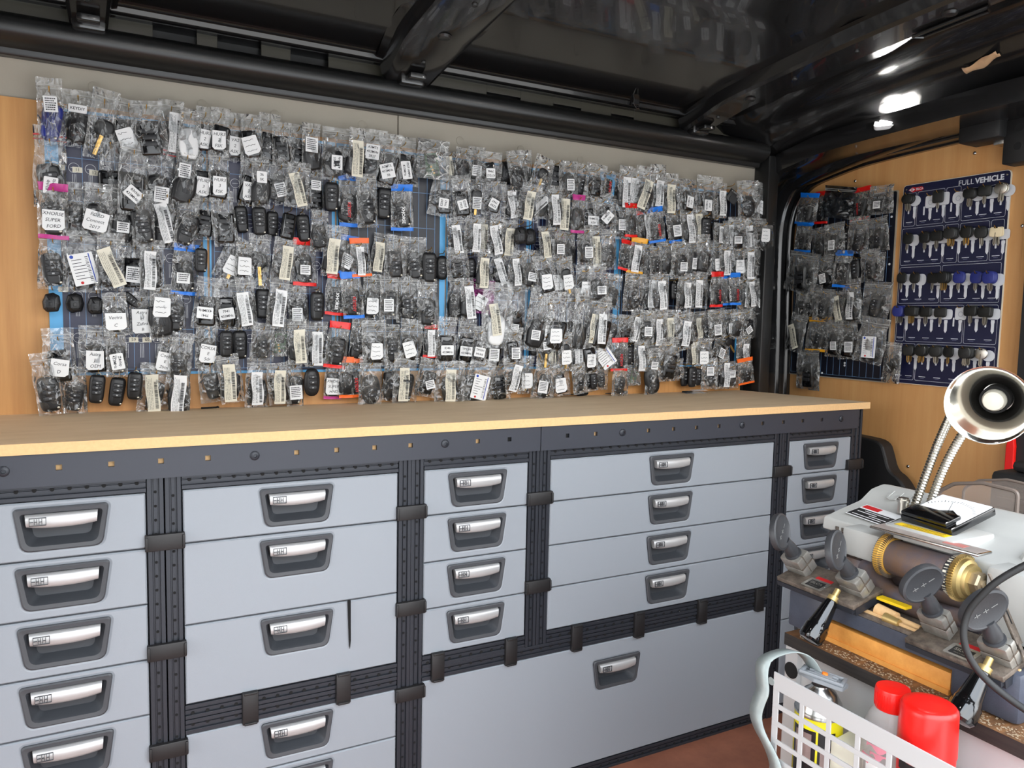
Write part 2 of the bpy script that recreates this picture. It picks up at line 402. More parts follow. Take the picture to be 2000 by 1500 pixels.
# bulkhead
b = MB(); pl = [(-.318, .3), (.47, .3)]
b.prism([(y, z) for y, z in [(-.318, .45), (.47, .45), (.47, 1.6), (-.318, 1.6)]], 0, .012, 0, Matrix(((0, 1, 0, XB), (1, 0, 0, 0), (0, 0, 1, 0), (0, 0, 0, 1))))
struct('wall_front', b, 'ply_bulkhead', 'varnished plywood bulkhead behind the key boards')
b = MB(); b.box((XB+.016, -1.32, 0), (XB+.06, .55, 1.8)); struct('wall_front_shell', b, 'black_satin', 'black steel bulkhead behind the plywood')
o = bpy.data.objects['wall_front']
for (y, z) in [(.218, 1.525), (-.155, 1.545), (-.292, 1.338), (-.277, .945), (.008, .62), (-.02, .665)]:
    s = MB(); s.lathe([(.0045, 0), (.0045, .001), (.003, .0025), (0, .003)], 12, 0, TR(XB-.0005, y, z, 0, -90)); s.build('screw', 'steel', o)
b = MB(); b.box((XB-.002, -.30, .45), (XB-.010, -.318, 1.50), bev=.002); b.build('edge_batten', 'ply_bulkhead', o)
# pillar of the second opening, right of the bulkhead ply
b = MB(); b.box((2.50, -.36, .3), (XB+.015, -.322, 1.52)); struct('trim_13', b, 'black_plastic', 'black channel at the right edge of the bulkhead ply')
b = MB(); b.box((2.515, -.70, .3), (XB+.015, -.362, 1.52)); struct('trim_14', b, 'ply_bulkhead', 'second plywood sheet right of the black channel')
# black plastic bracket and socket block under the header at the right
b = MB(); b.box((2.44, -.16, 1.555), (2.52, -.27, 1.615), bev=.01); struct('trim_15', b, 'black_plastic', 'black plastic block under the header')
t = thing('latch_bracket', (2.50, -.27, 1.50), 'black perforated metal latch bracket at the top right corner of the bulkhead', 'bracket')
b = MB(); b.box((2.47, -.262, 1.49), (2.525, -.34, 1.60), bev=.004)
for y, z in ((-.30, 1.575), (-.30, 1.53), (-.325, 1.553)): b.lathe([(.010, -.001), (.010, .001), (.007, .001)], 16, 1, TR(2.4695, y, z, 0, -90))
b.build('body', ['black_plastic', 'hole_black'], t)
b = MB(); b.box((2.48, -.232, 1.545), (2.515, -.262, 1.565), bev=.002); b.build('steel_catch', 'steel', t)
# red lever in the channel
t = thing('release_lever', (2.49, -.335, .70), 'red release lever in the black channel right of the plywood', 'lever')
pl = [(-.344, .70), (-.322, .70), (-.322, .775), (-.326, .79), (-.333, .803), (-.340, .797), (-.343, .775)]
b = MB(); b.prism(pl, 0, .012, 0, Matrix(((0, 1, 0, 2.488), (1, 0, 0, .008), (0, 0, 1, 0), (0, 0, 0, 1)))); b.build('lever_arm', 'red_plastic', t, bevel=.002)
# black wheel-arch moulding beside the last cabinet
pl = smooth_path([(.30, .40), (.30, .745), (.07, .742), (.02, .735), (.005, .70), (-.01, .655), (-.045, .64), (-.075, .60), (-.10, .58), (-.30, .565), (-.315, .54), (-.315, .40)], 2)
b = MB(); b.prism(pl, 0, .05, 0, Matrix(((0, 1, 0, 2.455), (1, 0, 0, 0), (0, 0, 1, 0), (0, 0, 0, 1)))); struct('trim_16', b, 'black_plastic', 'stepped black plastic moulding low on the bulkhead', bevel=.006)
# tape on the header
t = MB(); vs = []; fs = []
for i in range(9):
    for j in range(4):
        y = -.345-.075*i/8; x = 2.262+.022*j/3+.002*sin(i*1.7); vs.append((x, y, 0))
yy = [(-.272, 0), (-.352, .0)]
t = MB(); vs = []; fs = []
for i in range(11):
    for j in range(4):
        u = i/10; y = -.270-.088*u; x = 2.268+.022*j/3+.004*sin(u*5)-.012*u
        z = roof_z(y)-.034-.022*(x-2.25)/.05-.004-.003*sin(u*9+j)-.006*(u > .9)*(j == 1)
        vs.append((x, y, z))
for i in range(10):
    for j in range(3): fs.append((i*4+j, i*4+j+1, i*4+j+5, i*4+j+4))
t.add(vs, fs, 0, None, True)
mat('masking_tape', (196, 158, 120), .7, var=.12, vscale=90)
o = t.build('tape_scrap', 'masking_tape', org=(2.27, -.31, 1.64)); so = o.modifiers.new('s', 'SOLIDIFY'); so.thickness = .0006
tag(o, 'torn scrap of beige masking tape stuck to the black header', 'tape')

t = thing('binder_clip', (1.752, .325, 1.672), 'black binder clip gripping the roof edge rail', 'binder clip')
b = MB(); b.prism([(-.011, 0), (.011, 0), (.009, .016), (-.009, .016)], -.004, .008, 0, TR(1.752, .322, 1.668)); b.build('body', 'black_paint', t, bevel=.001)
b = MB(); b.tube([(1.745, .322, 1.684), (1.750, .312, 1.700), (1.756, .306, 1.708), (1.764, .306, 1.708), (1.764, .310, 1.702), (1.758, .322, 1.684)], .0009, 6); b.build('wire_handle', 'steel', t)
b = MB(); b.tube([(1.745, .320, 1.668), (1.748, .312, 1.656), (1.756, .312, 1.656), (1.759, .320, 1.668)], .0009, 6); b.build('wire_handle', 'steel', t)

b = MB(); b.box((-1.40, -1.38, 0), (.02, -1.325, 1.8)); struct('wall_light_block', b, 'black_satin', 'unseen black van side added beside the open sliding door to block light')  # out of view, added to cut the light coming from the left
# ------------------------------------------------------------------ drawer cabinets and worktop
TOP = [(-.069, 0), (.069, 0), (.0585, -.072), (-.0585, -.072)]
OUT = rpoly(TOP, [.007, .007, .016, .016], 5)
def sc(poly, d): return inset(poly, d)
def rect_match(out, x0, x1, z0, z1, cx, cz):
    """corner of the rectangle for each rounded corner of the outline (ring of quads and fans)"""
    k = len(out)//4
    return [[(x0, z1), (x1, z1), (x1, z0), (x0, z0)][min(3, i//k)] for i in range(len(out))]
def drawer(par, x0, x1, z0, z1, y=0., hx=None, hz=None, name='drawer', lab=None, grime=False):
    """front with a moulded-in pull: recess, dark surround, silver grip"""
    g = .0013; x0 += g; x1 -= g; z0 += g; z1 -= g
    hx = (x0+x1)/2 if hx is None else hx; hz = z1-.0095 if hz is None else hz
    o = [(hx+a, hz+c) for a, c in OUT]; rim = [(hx+a, hz+c) for a, c in inset(OUT, -.004)]; hole = [(hx+a*.92, hz-.036+(c+.036)*.85) for a, c in OUT]
    cx, cz = hx, hz-.036; c = .0022
    rc = rect_match(rim, x0+c, x1-c, z0+c, z1-c, cx, cz); rb = rect_match(rim, x0, x1, z0, z1, cx, cz)
    b = MB()
    b.ring(rb, rc, y+c, y, 0); b.ring(rc, rim, y, y, 0); b.ring(rim, o, y, y+.0016, 0); b.ring(o, hole, y+.0016, y+.0016, 0); b.ring(hole, hole, y+.0016, y+.02, 0)
    b.ring(rb, rb, y+.02, y+c, 0)
    d = b.build(name, 'drawer_grey', par)
    if lab: d['label'] = lab
    # surround + bowl
    s = MB(); SH = lambda dx, dz, up=0.: [(hx+a*(.069-dx)/.069, hz-.036+(c_+.036)*(.036-dz)/.036+up) for a, c_ in OUT]; a1 = SH(0, 0); a2 = SH(.0022, .0022); a3 = SH(.009, .0085); a4 = SH(.0108, .0102); a5 = SH(.021, .017, .001)
    s.ring(a1, a1, y+.0016, y-.0018, 0); s.ring(a1, a2, y-.0018, y-.0035, 0); s.ring(a2, a3, y-.0035, y-.0025, 0); s.ring(a3, a4, y-.0025, y+.001, 1); s.ring(a4, a5, y+.001, y+.019, 1); s.face(a5, y+.019, 1)
    h = s.build('handle_surround', ['handle_dark', 'bowl_dark'], d, sharp=45)
    # grip: curved lip
    q = MB(); n = 14; vs = []; fs = []
    prof = [(0, .004), (.0, -.0055), (-.003, -.0088), (-.010, -.0105), (-.0185, -.0095), (-.0225, -.0075), (-.0235, -.0035), (-.0225, .002)]
    for i in range(n+1):
        u = -1+2*i/n; x = hx+u*.0525
        for k, (dz, dy) in enumerate(prof):
            low = k/(len(prof)-1); vs.append((x-u*.003*low, y+dy+.0025*u*u, hz-.0105+dz*(1-.16*abs(u)**2.5)))
    K = len(prof)
    for i in range(n):
        for k in range(K-1): fs.append((i*K+k, i*K+k+1, (i+1)*K+k+1, (i+1)*K+k))
    q.add(vs, fs, 0, None, True); q.f += [tuple(range(K)), tuple(n*K+k for k in reversed(range(K)))]; q.m += [0, 0]; q.s += [False, False]
    # stamped H H mark
    yl = y-.0109; u0 = hx-.046; z0_ = hz-.0275
    for xa, xb, za, zb in [(0, .024, .0, .0007), (0, .024, .0123, .013), (0, .0007, 0, .013), (.0233, .024, 0, .013), (.007, .0077, .002, .011), (.0107, .0114, .002, .011), (.007, .0114, .006, .0068), (.0137, .0144, .002, .011), (.0177, .0184, .002, .011), (.0137, .0184, .006, .0068), (.001, .006, .006, .0068)]:
        q.box((u0+xa, yl-.0004, z0_+za), (u0+xb, yl+.002, z0_+zb), 1)
    q.build('handle_grip', ['grip_silver', 'handle_dark'], d, sharp=50)['label'] = 'silver curved grip'
    return d
PR = [(0, 3), (0, .6), (.6, 0), (6.6, 0), (7.2, .6), (7.6, 5), (10, 5), (10.4, 2.6), (16, 2.6), (16.4, 5), (18.8, 5), (19.2, .6), (19.8, 0), (25.6, 0), (26.2, .6), (26.2, 3), (26.2, 26), (0, 26)]
def post(par, x0, z0, z1, y=0.):
    b = MB(); P = [(x0+a/1000, y+d/1000) for a, d in PR]; n = len(P)
    b.add([(x, yy_, z) for z in (z0, z1) for x, yy_ in P], [(i, (i+1) % n, n+(i+1) % n, n+i) for i in range(n)]+[tuple(reversed(range(n))), tuple(range(n, 2*n))], 0)
    k = int((z1-z0)/.025)
    for i in range(k):
        z = z0+.0125+i*.025; b.lathe([(.0026, 0), (.0026, .0006), (0, .0006)], 8, 1, TR(x0+.0131, y+.0028, z, 90), False)
    return b.build('post', ['profile_dark', 'hole_black'], par)
def rail(par, x0, x1, z0, y=0., flip=False):
    b = MB(); P = [(y+d/1000, z0+(a if not flip else 26.2-a)/1000) for a, d in PR]; n = len(P)
    b.add([(x, yy_, z) for x in (x0, x1) for yy_, z in P], [(i, (i+1) % n, n+(i+1) % n, n+i) for i in range(n)]+[tuple(reversed(range(n))), tuple(range(n, 2*n))], 0)
    k = int((x1-x0)/.025)
    for i in range(k):
        x = x0+.0125+i*.025; b.lathe([(.0034, 0), (.0034, .0008), (0, .0008)], 10, 1, TR(x, y+.0028, z0+(.0165 if not flip else .0097), 90), False)
    return b.build('rail', ['profile_dark', 'hole_black'], par)
def clip(par, x, z, vert=True):
    b = MB(); w, h = (.032, .0145) if vert else (.0145, .031)
    b.box((x-w, -.008, z-h), (x+w, .004, z+h), bev=.002)
    if vert: b.box((x-w, -.0105, z-h*.8), (x-w*.86, -.004, z+h*.8), bev=.001); b.box((x+w*.86, -.0105, z-h*.8), (x+w, -.004, z+h*.8), bev=.001)
    else: b.box((x-w*.8, -.0105, z-h), (x+w*.8, -.004, z-h*.86), bev=.001); b.box((x-w*.8, -.0105, z+h*.86), (x+w*.8, -.004, z+h), bev=.001)
    return b
def cabinet(name, label, x0, x1, zs, zb=None, ztop=.7628, posts=(None, None), rails=(True, True), clips=(), cat='drawer cabinet', drop=False, lab=None, clips_lab=None):
    t = thing(name, ((x0+x1)/2, .19, zs[-1]-.03), label, cat, 'grey drawer cabinets of the racking' if not drop else None)
    b = MB(); b.box((x0+.001, .0205, zs[-1]-.012), (x1-.001, .385, zs[0]+.012)); b.box((x0-.024, .026, zs[-1]-.016), (x1+.024, .388, zs[0]+.018)); b.build('carcass', 'profile_dark', t)
    for i, p in enumerate(posts):
        if p: post(t, x0-.0275 if i == 0 else x1+.0013, p[0], p[1])
    if rails[0]: rail(t, x0, x1, zs[0]+.0008)
    if rails[1]: rail(t, x0, x1, zs[-1]-.0272, flip=True)
    for a, c in zip(zs, zs[1:]):
        if drop: drawer(t, x0, x1, c, a, hz=a-.042, hx=1.511, name='drop_front')
        else: drawer(t, x0, x1, c, a)
    for k_, (x, z, v) in enumerate(clips):
        o = clip(t, x, z, v).build('joining_clip', 'clip_black', org=(x, -.004, z)); tag(o, clips_lab[k_] if clips_lab else '', 'clip', 'black clips joining the cabinets')
    return t
G = .7864
cabinet('drawer_cabinet', 'first grey drawer cabinet from the left, five deep visible drawers', .249, .5004, [.7628, .664, .5645, .4645, .3642, .264, .16, .055], posts=((.0, G), (.0, G)), clips=[(.529, .674, True), (.529, .477, True), (.529, .294, True)], clips_lab=['topmost black clip between the first and second grey drawer cabinets', 'middle black clip between the first and second grey drawer cabinets', 'lowest black clip between the first and second grey drawer cabinets'])
cabinet('drawer_cabinet', 'second grey drawer cabinet from the left, upper half with three deep drawers', .5575, .9575, [.7628, .6655, .5156, .3682], posts=((.341, G), (.341, G)), clips=[(.985, .680, True), (.985, .481, True)], clips_lab=['upper black clip between second cabinet and the narrow four-drawer cabinet', 'lower black clip between second cabinet and the narrow four-drawer cabinet'])
cabinet('drawer_cabinet', 'grey drawer cabinet under the second one, its lower drawers cut by picture edge', .5575, .9575, [.3124, .211, .11, .028], posts=((.0, .341), (.0, .341)), rails=(True, False), clips=[(.669, .341, False), (.845, .341, False), (.985, .300, True)], clips_lab=['left black clip on the rail under the second cabinet', 'right black clip on the rail under the second cabinet', 'black clip left of the top corner of the big drop front'])
cabinet('drawer_cabinet', 'narrow grey drawer cabinet of four drawers, left of the wide one', 1.0128, 1.2563, [.7635, .6677, .5689, .4697, .3715], posts=((.345, G), (.345, G)), clips=[(1.2845, .681, True), (1.2845, .482, True)], clips_lab=['upper black clip between narrow four-drawer cabinet and the wide cabinet', 'lower black clip between narrow four-drawer cabinet and the wide cabinet'])
cabinet('drawer_cabinet', 'wide grey cabinet of four shallow drawers above the big drop front', 1.3127, 1.9998, [.7650, .6690, .5690, .4716, .3730], posts=((.345, G), (.345, G)), clips=[(2.0285, .685, True)], clips_lab=['black clip between the wide cabinet and the last narrow cabinet'])
cabinet('drop_front_cabinet', 'low grey cabinet with one large drop front panel under the drawers', 1.0128, 1.9998, [.3173, .0260], posts=((.0, .345), (.0, .345)), clips=[(1.046, .3446, False), (1.22, .3446, False), (1.392, .3446, False), (1.571, .3446, False), (1.77, .3446, False), (1.968, .3446, False)], cat='cabinet', drop=True, clips_lab=['first black clip on the rail above the big drop front', 'second black clip on the rail above the big drop front', 'third black clip on the rail above the big drop front', 'fourth black clip on the rail above the big drop front', 'fifth black clip on the rail above the big drop front', 'sixth black clip on the rail above the big drop front'])
t = cabinet('drawer_cabinet', 'last narrow grey drawer cabinet beside the bulkhead, partly behind the machine', 2.0568, 2.2997, [.7635, .6700, .5700, .4716, .3730, .27, .17, .03], posts=((.0, G), (.0, G)), clips=[(2.313, .684, True)], clips_lab=['black clip on the corner post beside the bulkhead'])
o = post(t, 2.3195, 0, .8412, .002); o.name = 'corner_post'
# worktop

pl = [(-.9, -.012), (2.3400, -.012), (2.3655, .0055), (2.2557, .40), (-.9, .40)]
pl = [(-.9, -.012), (2.3560, -.012), (2.2557, .40), (-.9, .40)]
b = MB(); n = len(pl); c = .001
b.add([(x, y, z) for z in (H-.0182, H) for x, y in pl], [tuple(range(n, 2*n))], 0)
b.add([(x, y, z) for z in (H-.0182, H) for x, y in pl], [tuple(reversed(range(n)))]+[(i, (i+1) % n, n+(i+1) % n, n+i) for i in range(n)], 1)
b.box((-.9, .004, H-.073), (2.315, .02, H-.0183), 1)
o = b.build('worktop', ['mdf_top', 'mdf_edge'], org=(.7, .2, H-.075)); tag(o, 'long stained MDF worktop along the left wall above the grey drawers', 'worktop')
# fascia strips with square punched holes
def fascia(x0, x1, idx, black, bolts, lab):
    t = thing('fascia_strip', ((x0+x1)/2, 0, .7875), lab, 'fascia', 'dark fascia strips under the worktop')
    hs = [(x-.0046, x+.0046, .8128, .8220) for x in idx+black]
    b = MB(); b.holed(x0, x1, .7875, .8412, -.006, .0, hs)
    b.build('strip', 'fascia_dark', t)
    if black:
        k = MB()
        for x in black: k.box((x-.0046, -.0012, .8128), (x+.0046, .0, .8220))
        k.build('hole_backing', 'hole_black', t)
    for x in bolts:
        k = MB(); k.lathe([(.0085, 0), (.0085, .0016), (.007, .003), (.0035, .0036), (.003, .0016), (0, .0016)], 18, 0, TR(x, -.006, .8166, 90)); k.build('bolt', 'profile_dark', t)
fascia(-.9, 1.2812, [.2215, .3725, .4485, .5245, .6005, .7555, .831, .906, .9805, 1.1295], [1.2045], [.2967, .680, 1.055], 'left dark fascia strip with square holes under the worktop')
fascia(1.2832, 2.318, [1.4265, 1.5765, 1.6525, 1.7245, 1.7975, 1.9475, 2.0225, 2.0945, 2.1685], [1.351], [1.501, 1.8755, 2.245], 'right dark fascia strip with square holes under the worktop')
# black tie in the third drawer gap
b = MB(); b.prism(rpoly([(.8535, .5175), (.8595, .5175), (.8600, .436), (.8578, .413), (.8562, .436)], .001, 2), -.0042, -.0022)
for i in range(9): b.box((.8575, -.0046, .437+i*.003), (.8592, -.004, .4382+i*.003))
o = b.build('cable_tie', 'hole_black', org=(.857, -.003, .413)); tag(o, 'black cable tie hanging down the front of a deep grey drawer', 'cable tie')
# little things along the back of the worktop
b = MB(); b.tube([(.632, .384, H+.002), (.664, .388, H+.002), (.668, .387, H+.003), (.668, .381, H+.003)], .0021, 6)
o = b.build('hex_key', 'hole_black', org=(.65, .386, H)); tag(o, 'short black hex key lying at the left back of the worktop', 'hex key')
for (x0, y0, x1, y1, lab) in [(1.585, .372, 1.665, .388, 'thin black pick tool lying on the worktop, left one of two'), (1.73, .370, 1.80, .384, 'thin black pick tool lying on the worktop, right one of two')]:
    t = thing('pick_tool', (x0, y0, H), lab, 'tool', 'black pick tools on the worktop')
    d = Vector((x1-x0, y1-y0, 0)); a = Vector((x0, y0, H+.0062)); T = Matrix.Translation(a) @ d.to_track_quat('Z', 'Y').to_matrix().to_4x4(); L_ = d.length
    b = MB(); b.lathe([(.0035, L_*.48), (.0055, L_*.52), (.006, L_*.7), (.0055, L_*.92), (.003, L_)], 12, 0, T); b.build('grip', 'hole_black', t)
    b = MB(); b.lathe([(.0012, -.01), (.0015, L_*.3), (.002, L_*.5)], 8, 0, T); b.tube([T @ Vector((0, 0, -.01)), T @ Vector((.003, 0, -.016))], .0012, 6); b.build('shank', 'black_satin', t)

t = thing('parts_sachet', (2.03, .360, H), 'flat clear sachet with a white slip lying at the right back of the worktop', 'sachet')
b = MB(); vs = []; fs = []
for j in range(5):
    for i in range(9): vs.append((1.985+.10*i/8, .335+.05*j/4, H+.001+.007*sin(pi*i/8)*sin(pi*j/4)+.001*sin(i*2.1+j)))
for j in range(4):
    for i in range(8): a = j*9+i; fs.append((a, a+1, a+10, a+9))
b.add(vs, fs, 0, None, True); mat('sachet_film', (214, 214, 214), .12, alpha=.45); b.build('bag', 'sachet_film', t)
b = MB(); b.box((2.025, .345, H+.0085), (2.075, .368, H+.0092)); b.build('paper_slip', 'paper', t)
b = MB(); b.box((1.995, .345, H+.0005), (2.02, .37, H+.006), bev=.002); b.build('part', 'hole_black', t)
# ------------------------------------------------------------------ bench, key machine and the basket in front
mat('ply_edge_dark', (48, 42, 38), .7, rgb2=(24, 22, 22), vscale=60, vstretch=(1, .2, 3))
wood('bench_top', (150, 104, 62), (88, 62, 42), .7, (3, 18, 18), 6., .6)
mat('cast_blue', (74, 79, 92), .38, var=.25, vscale=30, bump=.25, bscale=400)
mat('cast_rusty', (92, 93, 106), .42, .2, rgb2=(124, 98, 80), vscale=22, bump=.3, bscale=500)
mat('machine_white', (186, 186, 182), .34, var=.05, vscale=20, bump=.05, bscale=300)
mat('clamp_steel', (178, 176, 170), .36, .6, rgb2=(142, 138, 130), vscale=40, bump=.1, bscale=300)
mat('plate_dirty', (128, 116, 104), .5, .25, rgb2=(66, 58, 52), vscale=70, bump=.5, bscale=900)
mat('knob_black', (52, 53, 56), .42, bump=.15, bscale=400)
mat('mark_grey', (120, 120, 118), .6)
mat('bakelite', (10, 10, 11), .12, coat=.6)
mat('chrome', (225, 222, 214), .12, 1., bump=.05, bscale=60)
mat('tray_wood', (238, 168, 84), .6, rgb2=(218, 146, 66), vscale=40)
mat('galv', (168, 178, 176), .42, .35, rgb2=(138, 148, 148), vscale=28)
mat('yellow_label', (246, 204, 28), .5)
mat('label_black', (30, 30, 32), .5)
mat('clear_plastic', (240, 240, 240), .06, trans=1., spec=.5)
MATS['clear_plastic'].node_tree.nodes['Principled BSDF'].inputs['IOR'].default_value = 1.08
mat('can_yellow', (240, 226, 20), .35)
mat('can_black', (26, 24, 28), .35)
mat('grey_plastic', (134, 138, 142), .5)
mat('orange_dot', (245, 130, 40), .5)
mat('sawdust', (196, 176, 148), .8, var=.4, vscale=500)
mat('brass_fine', (206, 180, 120), .4, .75, var=.15, vscale=90)
mat('nut_bronze', (168, 152, 124), .4, .7)
mat('brush_gold', (226, 176, 80), .45, .3)

# bench cabinet
t = thing('bench_cabinet', (1.65, -.98, 0), 'white metal cabinet carrying the key cutting machine at the right', 'cabinet')
b = MB(); b.box((1.412, -.602, 0), (1.92, -1.30, .5595), bev=.003)
b.build('body', 'white_paint', t)
b = MB(); b.prism([(y, z) for y, z in rpoly([(-.598, .10), (-.598, .5595), (-.622, .5595), (-.622, .10)], .002, 2)], 0, .010, 0, Matrix(((0, 1, 0, 1.402), (1, 0, 0, 0), (0, 0, 1, 0), (0, 0, 0, 1))))
b.lathe([(.013, 0), (.013, .0008), (0, .0008)], 24, 1, TR(1.4018, -.611, .522, 0, -90)); b.build('edge_flange', ['white_paint', 'hole_black'], t)
b = MB(); b.box((1.40, -.597, .56), (1.93, -1.32, .58), 0); b.box((1.3992, -.5962, .5605), (1.40, -1.32, .5795), 1); b.box((1.40, -.5962, .5605), (1.93, -.597, .5795), 1)
o = b.build('bench_board', ['bench_top', 'ply_edge_dark'], org=(1.65, -.96, .56)); tag(o, 'worn plywood board with dark edges under the key machine', 'board')
b = MB(); rng = random.Random(4)
for i in range(700):
    y = -.62-.42*rng.random(); x = 1.404+.022*rng.random()**1.5+.02*(rng.random() < .1); s_ = .0005+.0007*rng.random()
    b.box((x, y, .5801), (x+s_, y+s_*2, .5801+s_*.7), 0, None)
o = b.build('metal_chips', 'sawdust', org=(1.41, -.8, .58)); tag(o, 'fine metal swarf scattered along the front of the plywood board', 'swarf', kind='stuff')

# ---- key cutting machine
t = thing('key_machine', (1.58, -.76, .58), 'white and dark blue key cutting machine with black knobs and brass cutters', 'key cutting machine')
y0, y1 = -.574, -.938
b = MB()     # cast base with the chip-tray opening
def q_yz(poly, x0, x1, m=0): b.prism(poly, 0, x1-x0, m, Matrix(((0, 1, 0, x0), (1, 0, 0, 0), (0, 0, 1, 0), (0, 0, 0, 1))))
b.box((1.43, y0, .58), (1.47, -.640, .640), bev=.004); b.box((1.432, -.64, .618), (1.47, -.858, .640)); b.box((1.43, -.848, .5802), (1.50, y1, .648), bev=.008)
b.box((1.47, y0, .5802), (1.72, y1, .636), bev=.006); b.box((1.46, -.638, .5803), (1.48, -.85, .64)); b.box((1.50, -.90, .60), (1.70, -.95, .70), bev=.01)
b.build('base_casting', 'cast_blue', t)
b = MB(); b.box((1.436, -.641, .5803), (1.458, -.847, .6105), bev=.001); b.box((1.433, -.641, .5803), (1.4365, -.847, .5875)); b.build('chip_tray', 'tray_wood', t)
b = MB(); b.box((1.434, -.60, .640), (1.60, -.93, .646), 0); b.box((1.440, -.60, .646), (1.444, -.93, .650), 1); b.build('bed', ['plate_dirty', 'mdf_edge'], t)
b = MB()     # column, arm and lower casting
b.box((1.515, -.578, .64), (1.575, -.617, .733), bev=.008); b.box((1.505, -.60, .645), (1.56, -.655, .700), bev=.01)
b.tube([(1.52, -.65, .69), (1.515, -.665, .685), (1.51, -.68, .672), (1.505, -.70, .662), (1.50, -.74, .658), (1.50, -.80, .66), (1.50, -.86, .668)], .017, 14)
b.box((1.53, -.60, .64), (1.66, -.93, .70), bev=.01)
b.build('casting', 'cast_rusty', t)
b = MB()
for y in (-.588, -.600, -.61): b.cyl((1.522, y, .733), (1.522, y, .738), .004, n=6)
for y in (-.612, -.626, -.64): b.cyl((1.512, y, .70), (1.512, y, .704), .0045, n=6)
b.build('screw_heads', 'plate_dirty', t)
# shaft, cutters
AX = Matrix.Translation((1.5, 0, .7235)) @ Matrix.Rotation(R(90), 4, 'X')     # local z -> -y
b = MB(); b.lathe([(.0255, .7085), (.0265, .711), (.0265, .797), (.0255, .80)], 36, 0, AX); b.build('spindle_housing', 'cast_rusty', t)
b = MB()
b.lathe([(.0275, .8005), (.0285, .802), (.0285, .8085), (.0275, .81)], 36, 0, AX)
for i in range(34):
    a = 2*pi*i/34; T = AX @ Matrix.Rotation(a, 4, 'Z') @ TR(.0286, 0, .805)
    b.box((-.0002, -.0004-.0012*(i % 3 == 0), -.0026), (.0004, .0006+.001*(i % 2), .0026), 1, T)
b.build('index_ring', ['knob_black', 'paper_cream'], t)
b = MB(); n = 48; prof = []
def gear(r0, r1, za, zb, nt, m):
    vs = []; fs = []; K = nt*4
    for z in (za, zb):
        for i in range(nt):
            for k, r in ((0, r0), (.45, r1), (.55, r1), (.98, r0)):
                a = 2*pi*(i+k)/nt; vs.append((r*cos(a), r*sin(a), z))
    fs = [(i, (i+1) % K, K+(i+1) % K, K+i) for i in range(K)]+[tuple(reversed(range(K))), tuple(range(K, 2*K))]
    b.add(vs, fs, m, AX)
gear(.0295, .0335, .811, .818, 54, 0); b.build('cutter_wheel', 'brass_fine', t)
b = MB(); b.lathe([(.029, .818), (.0275, .823), (.0235, .826), (.0225, .829), (.0215, .831), (.012, .832)], 32, 0, AX); b.build('brass_flange', 'brass_fine', t, sharp=14)
b = MB(); b.lathe([(.0155, .831), (.0155, .841), (.0135, .844), (.006, .8442)], 6, 0, AX); b.lathe([(.0062, .844), (.0058, .8465), (.002, .847), (.002, .8455), (0, .8455)], 16, 0, AX); b.build('hex_nut', 'nut_bronze', t, sharp=20)
b = MB(); b.lathe([(.0265, .708), (.0335, .703), (.0335, .696), (.026, .692)], 48, 0, AX)
for i in range(60):
    a = 2*pi*i/60; T = AX @ Matrix.Rotation(a, 4, 'Z')
    b.box((.0262, -.0003, .6945), (.0338, .0003, .7076), 1, T)
b.build('wire_brush', ['brush_gold', 'plate_dirty'], t)
# white cover
b = MB(); pf = rpoly([(1.520, .728), (1.522, .748), (1.560, .757), (1.612, .768), (1.640, .786), (1.672, .792), (1.708, .786), (1.722, .752), (1.722, .66), (1.56, .66), (1.548, .728)], [.003, .006, .02, .03, .03, .03, .03, .02, .002, .002, .01], 4)
b.prism(pf, -.556, -.950, 0, None, True, ch=.004)
b.box((1.494, -.618, .704), (1.540, -.687, .750), bev=.006)
b.box((1.498, -.846, .655), (1.60, -.96, .752), bev=.008)
b.box((1.498, -.690, .752), (1.60, -.80, .772), bev=.004)
b.lathe([(.052, 0), (.052, .13), (.046, .137), (.02, .138)], 36, 0, TR(1.56, -.905, .738, 0, 90)); b.lathe([(.01, .0), (.046, .0), (.052, .006)], 36, 0, TR(1.554, -.905, .738, 0, 90))
b.build('motor_cover', 'machine_white', t, sharp=40)
T = TR(1.632, -.622, .7832, 29, 0, -93) @ Matrix.Rotation(R(-90), 4, 'X'); vs, fs = textmesh('U S', .004)
# raised letters: extrude outline faces
m_ = bmesh.new(); V = [m_.verts.new((v[0]*.036, 0, v[1]*.036)) for v in vs]
for f in fs:
    try: m_.faces.new([V[i] for i in f])
    except ValueError: pass
r_ = bmesh.ops.extrude_face_region(m_, geom=m_.faces[:]); bmesh.ops.translate(m_, vec=(0, -.0016, 0), verts=[g for g in r_['geom'] if isinstance(g, bmesh.types.BMVert)]); m_.verts.index_update()
bb = MB(); bb.add([v.co[:] for v in m_.verts], [[v.index for v in f.verts] for f in m_.faces], 0, T); m_.free()
bb.build('raised_letters', 'machine_white', t)
b = MB()     # spec label
T = Matrix.Translation((1.566, -.622, .7616)) @ Matrix.Rotation(R(-13), 4, 'Y') @ Matrix.Rotation(R(-97), 4, 'Z') @ Matrix.Rotation(R(-90), 4, 'X')
b.prism([(-.038, -.024), (.038, -.024), (.038, .024), (-.038, .024)], 0, -.0004, 0, T)
b.prism([(-.037, -.022), (.037, -.022), (.037, .006), (-.037, .006)], -.0004, -.0006, 1, T)
b.prism([(-.036, .010), (-.002, .010), (-.002, .022), (-.036, .022)], -.0004, -.0006, 2, T)
for i, (xa, xb) in enumerate([(-.02, .03), (-.03, .01), (.0, .034), (-.03, .03)]): b.prism([(xa, .002-.006*i), (xb, .002-.006*i), (xb, .0005-.006*i), (xa, .0005-.006*i)], -.0006, -.0008, 0, T)
b.build('spec_label', ['paper', 'label_black', 'ink_red'], t)['label'] = 'black and red rating label'
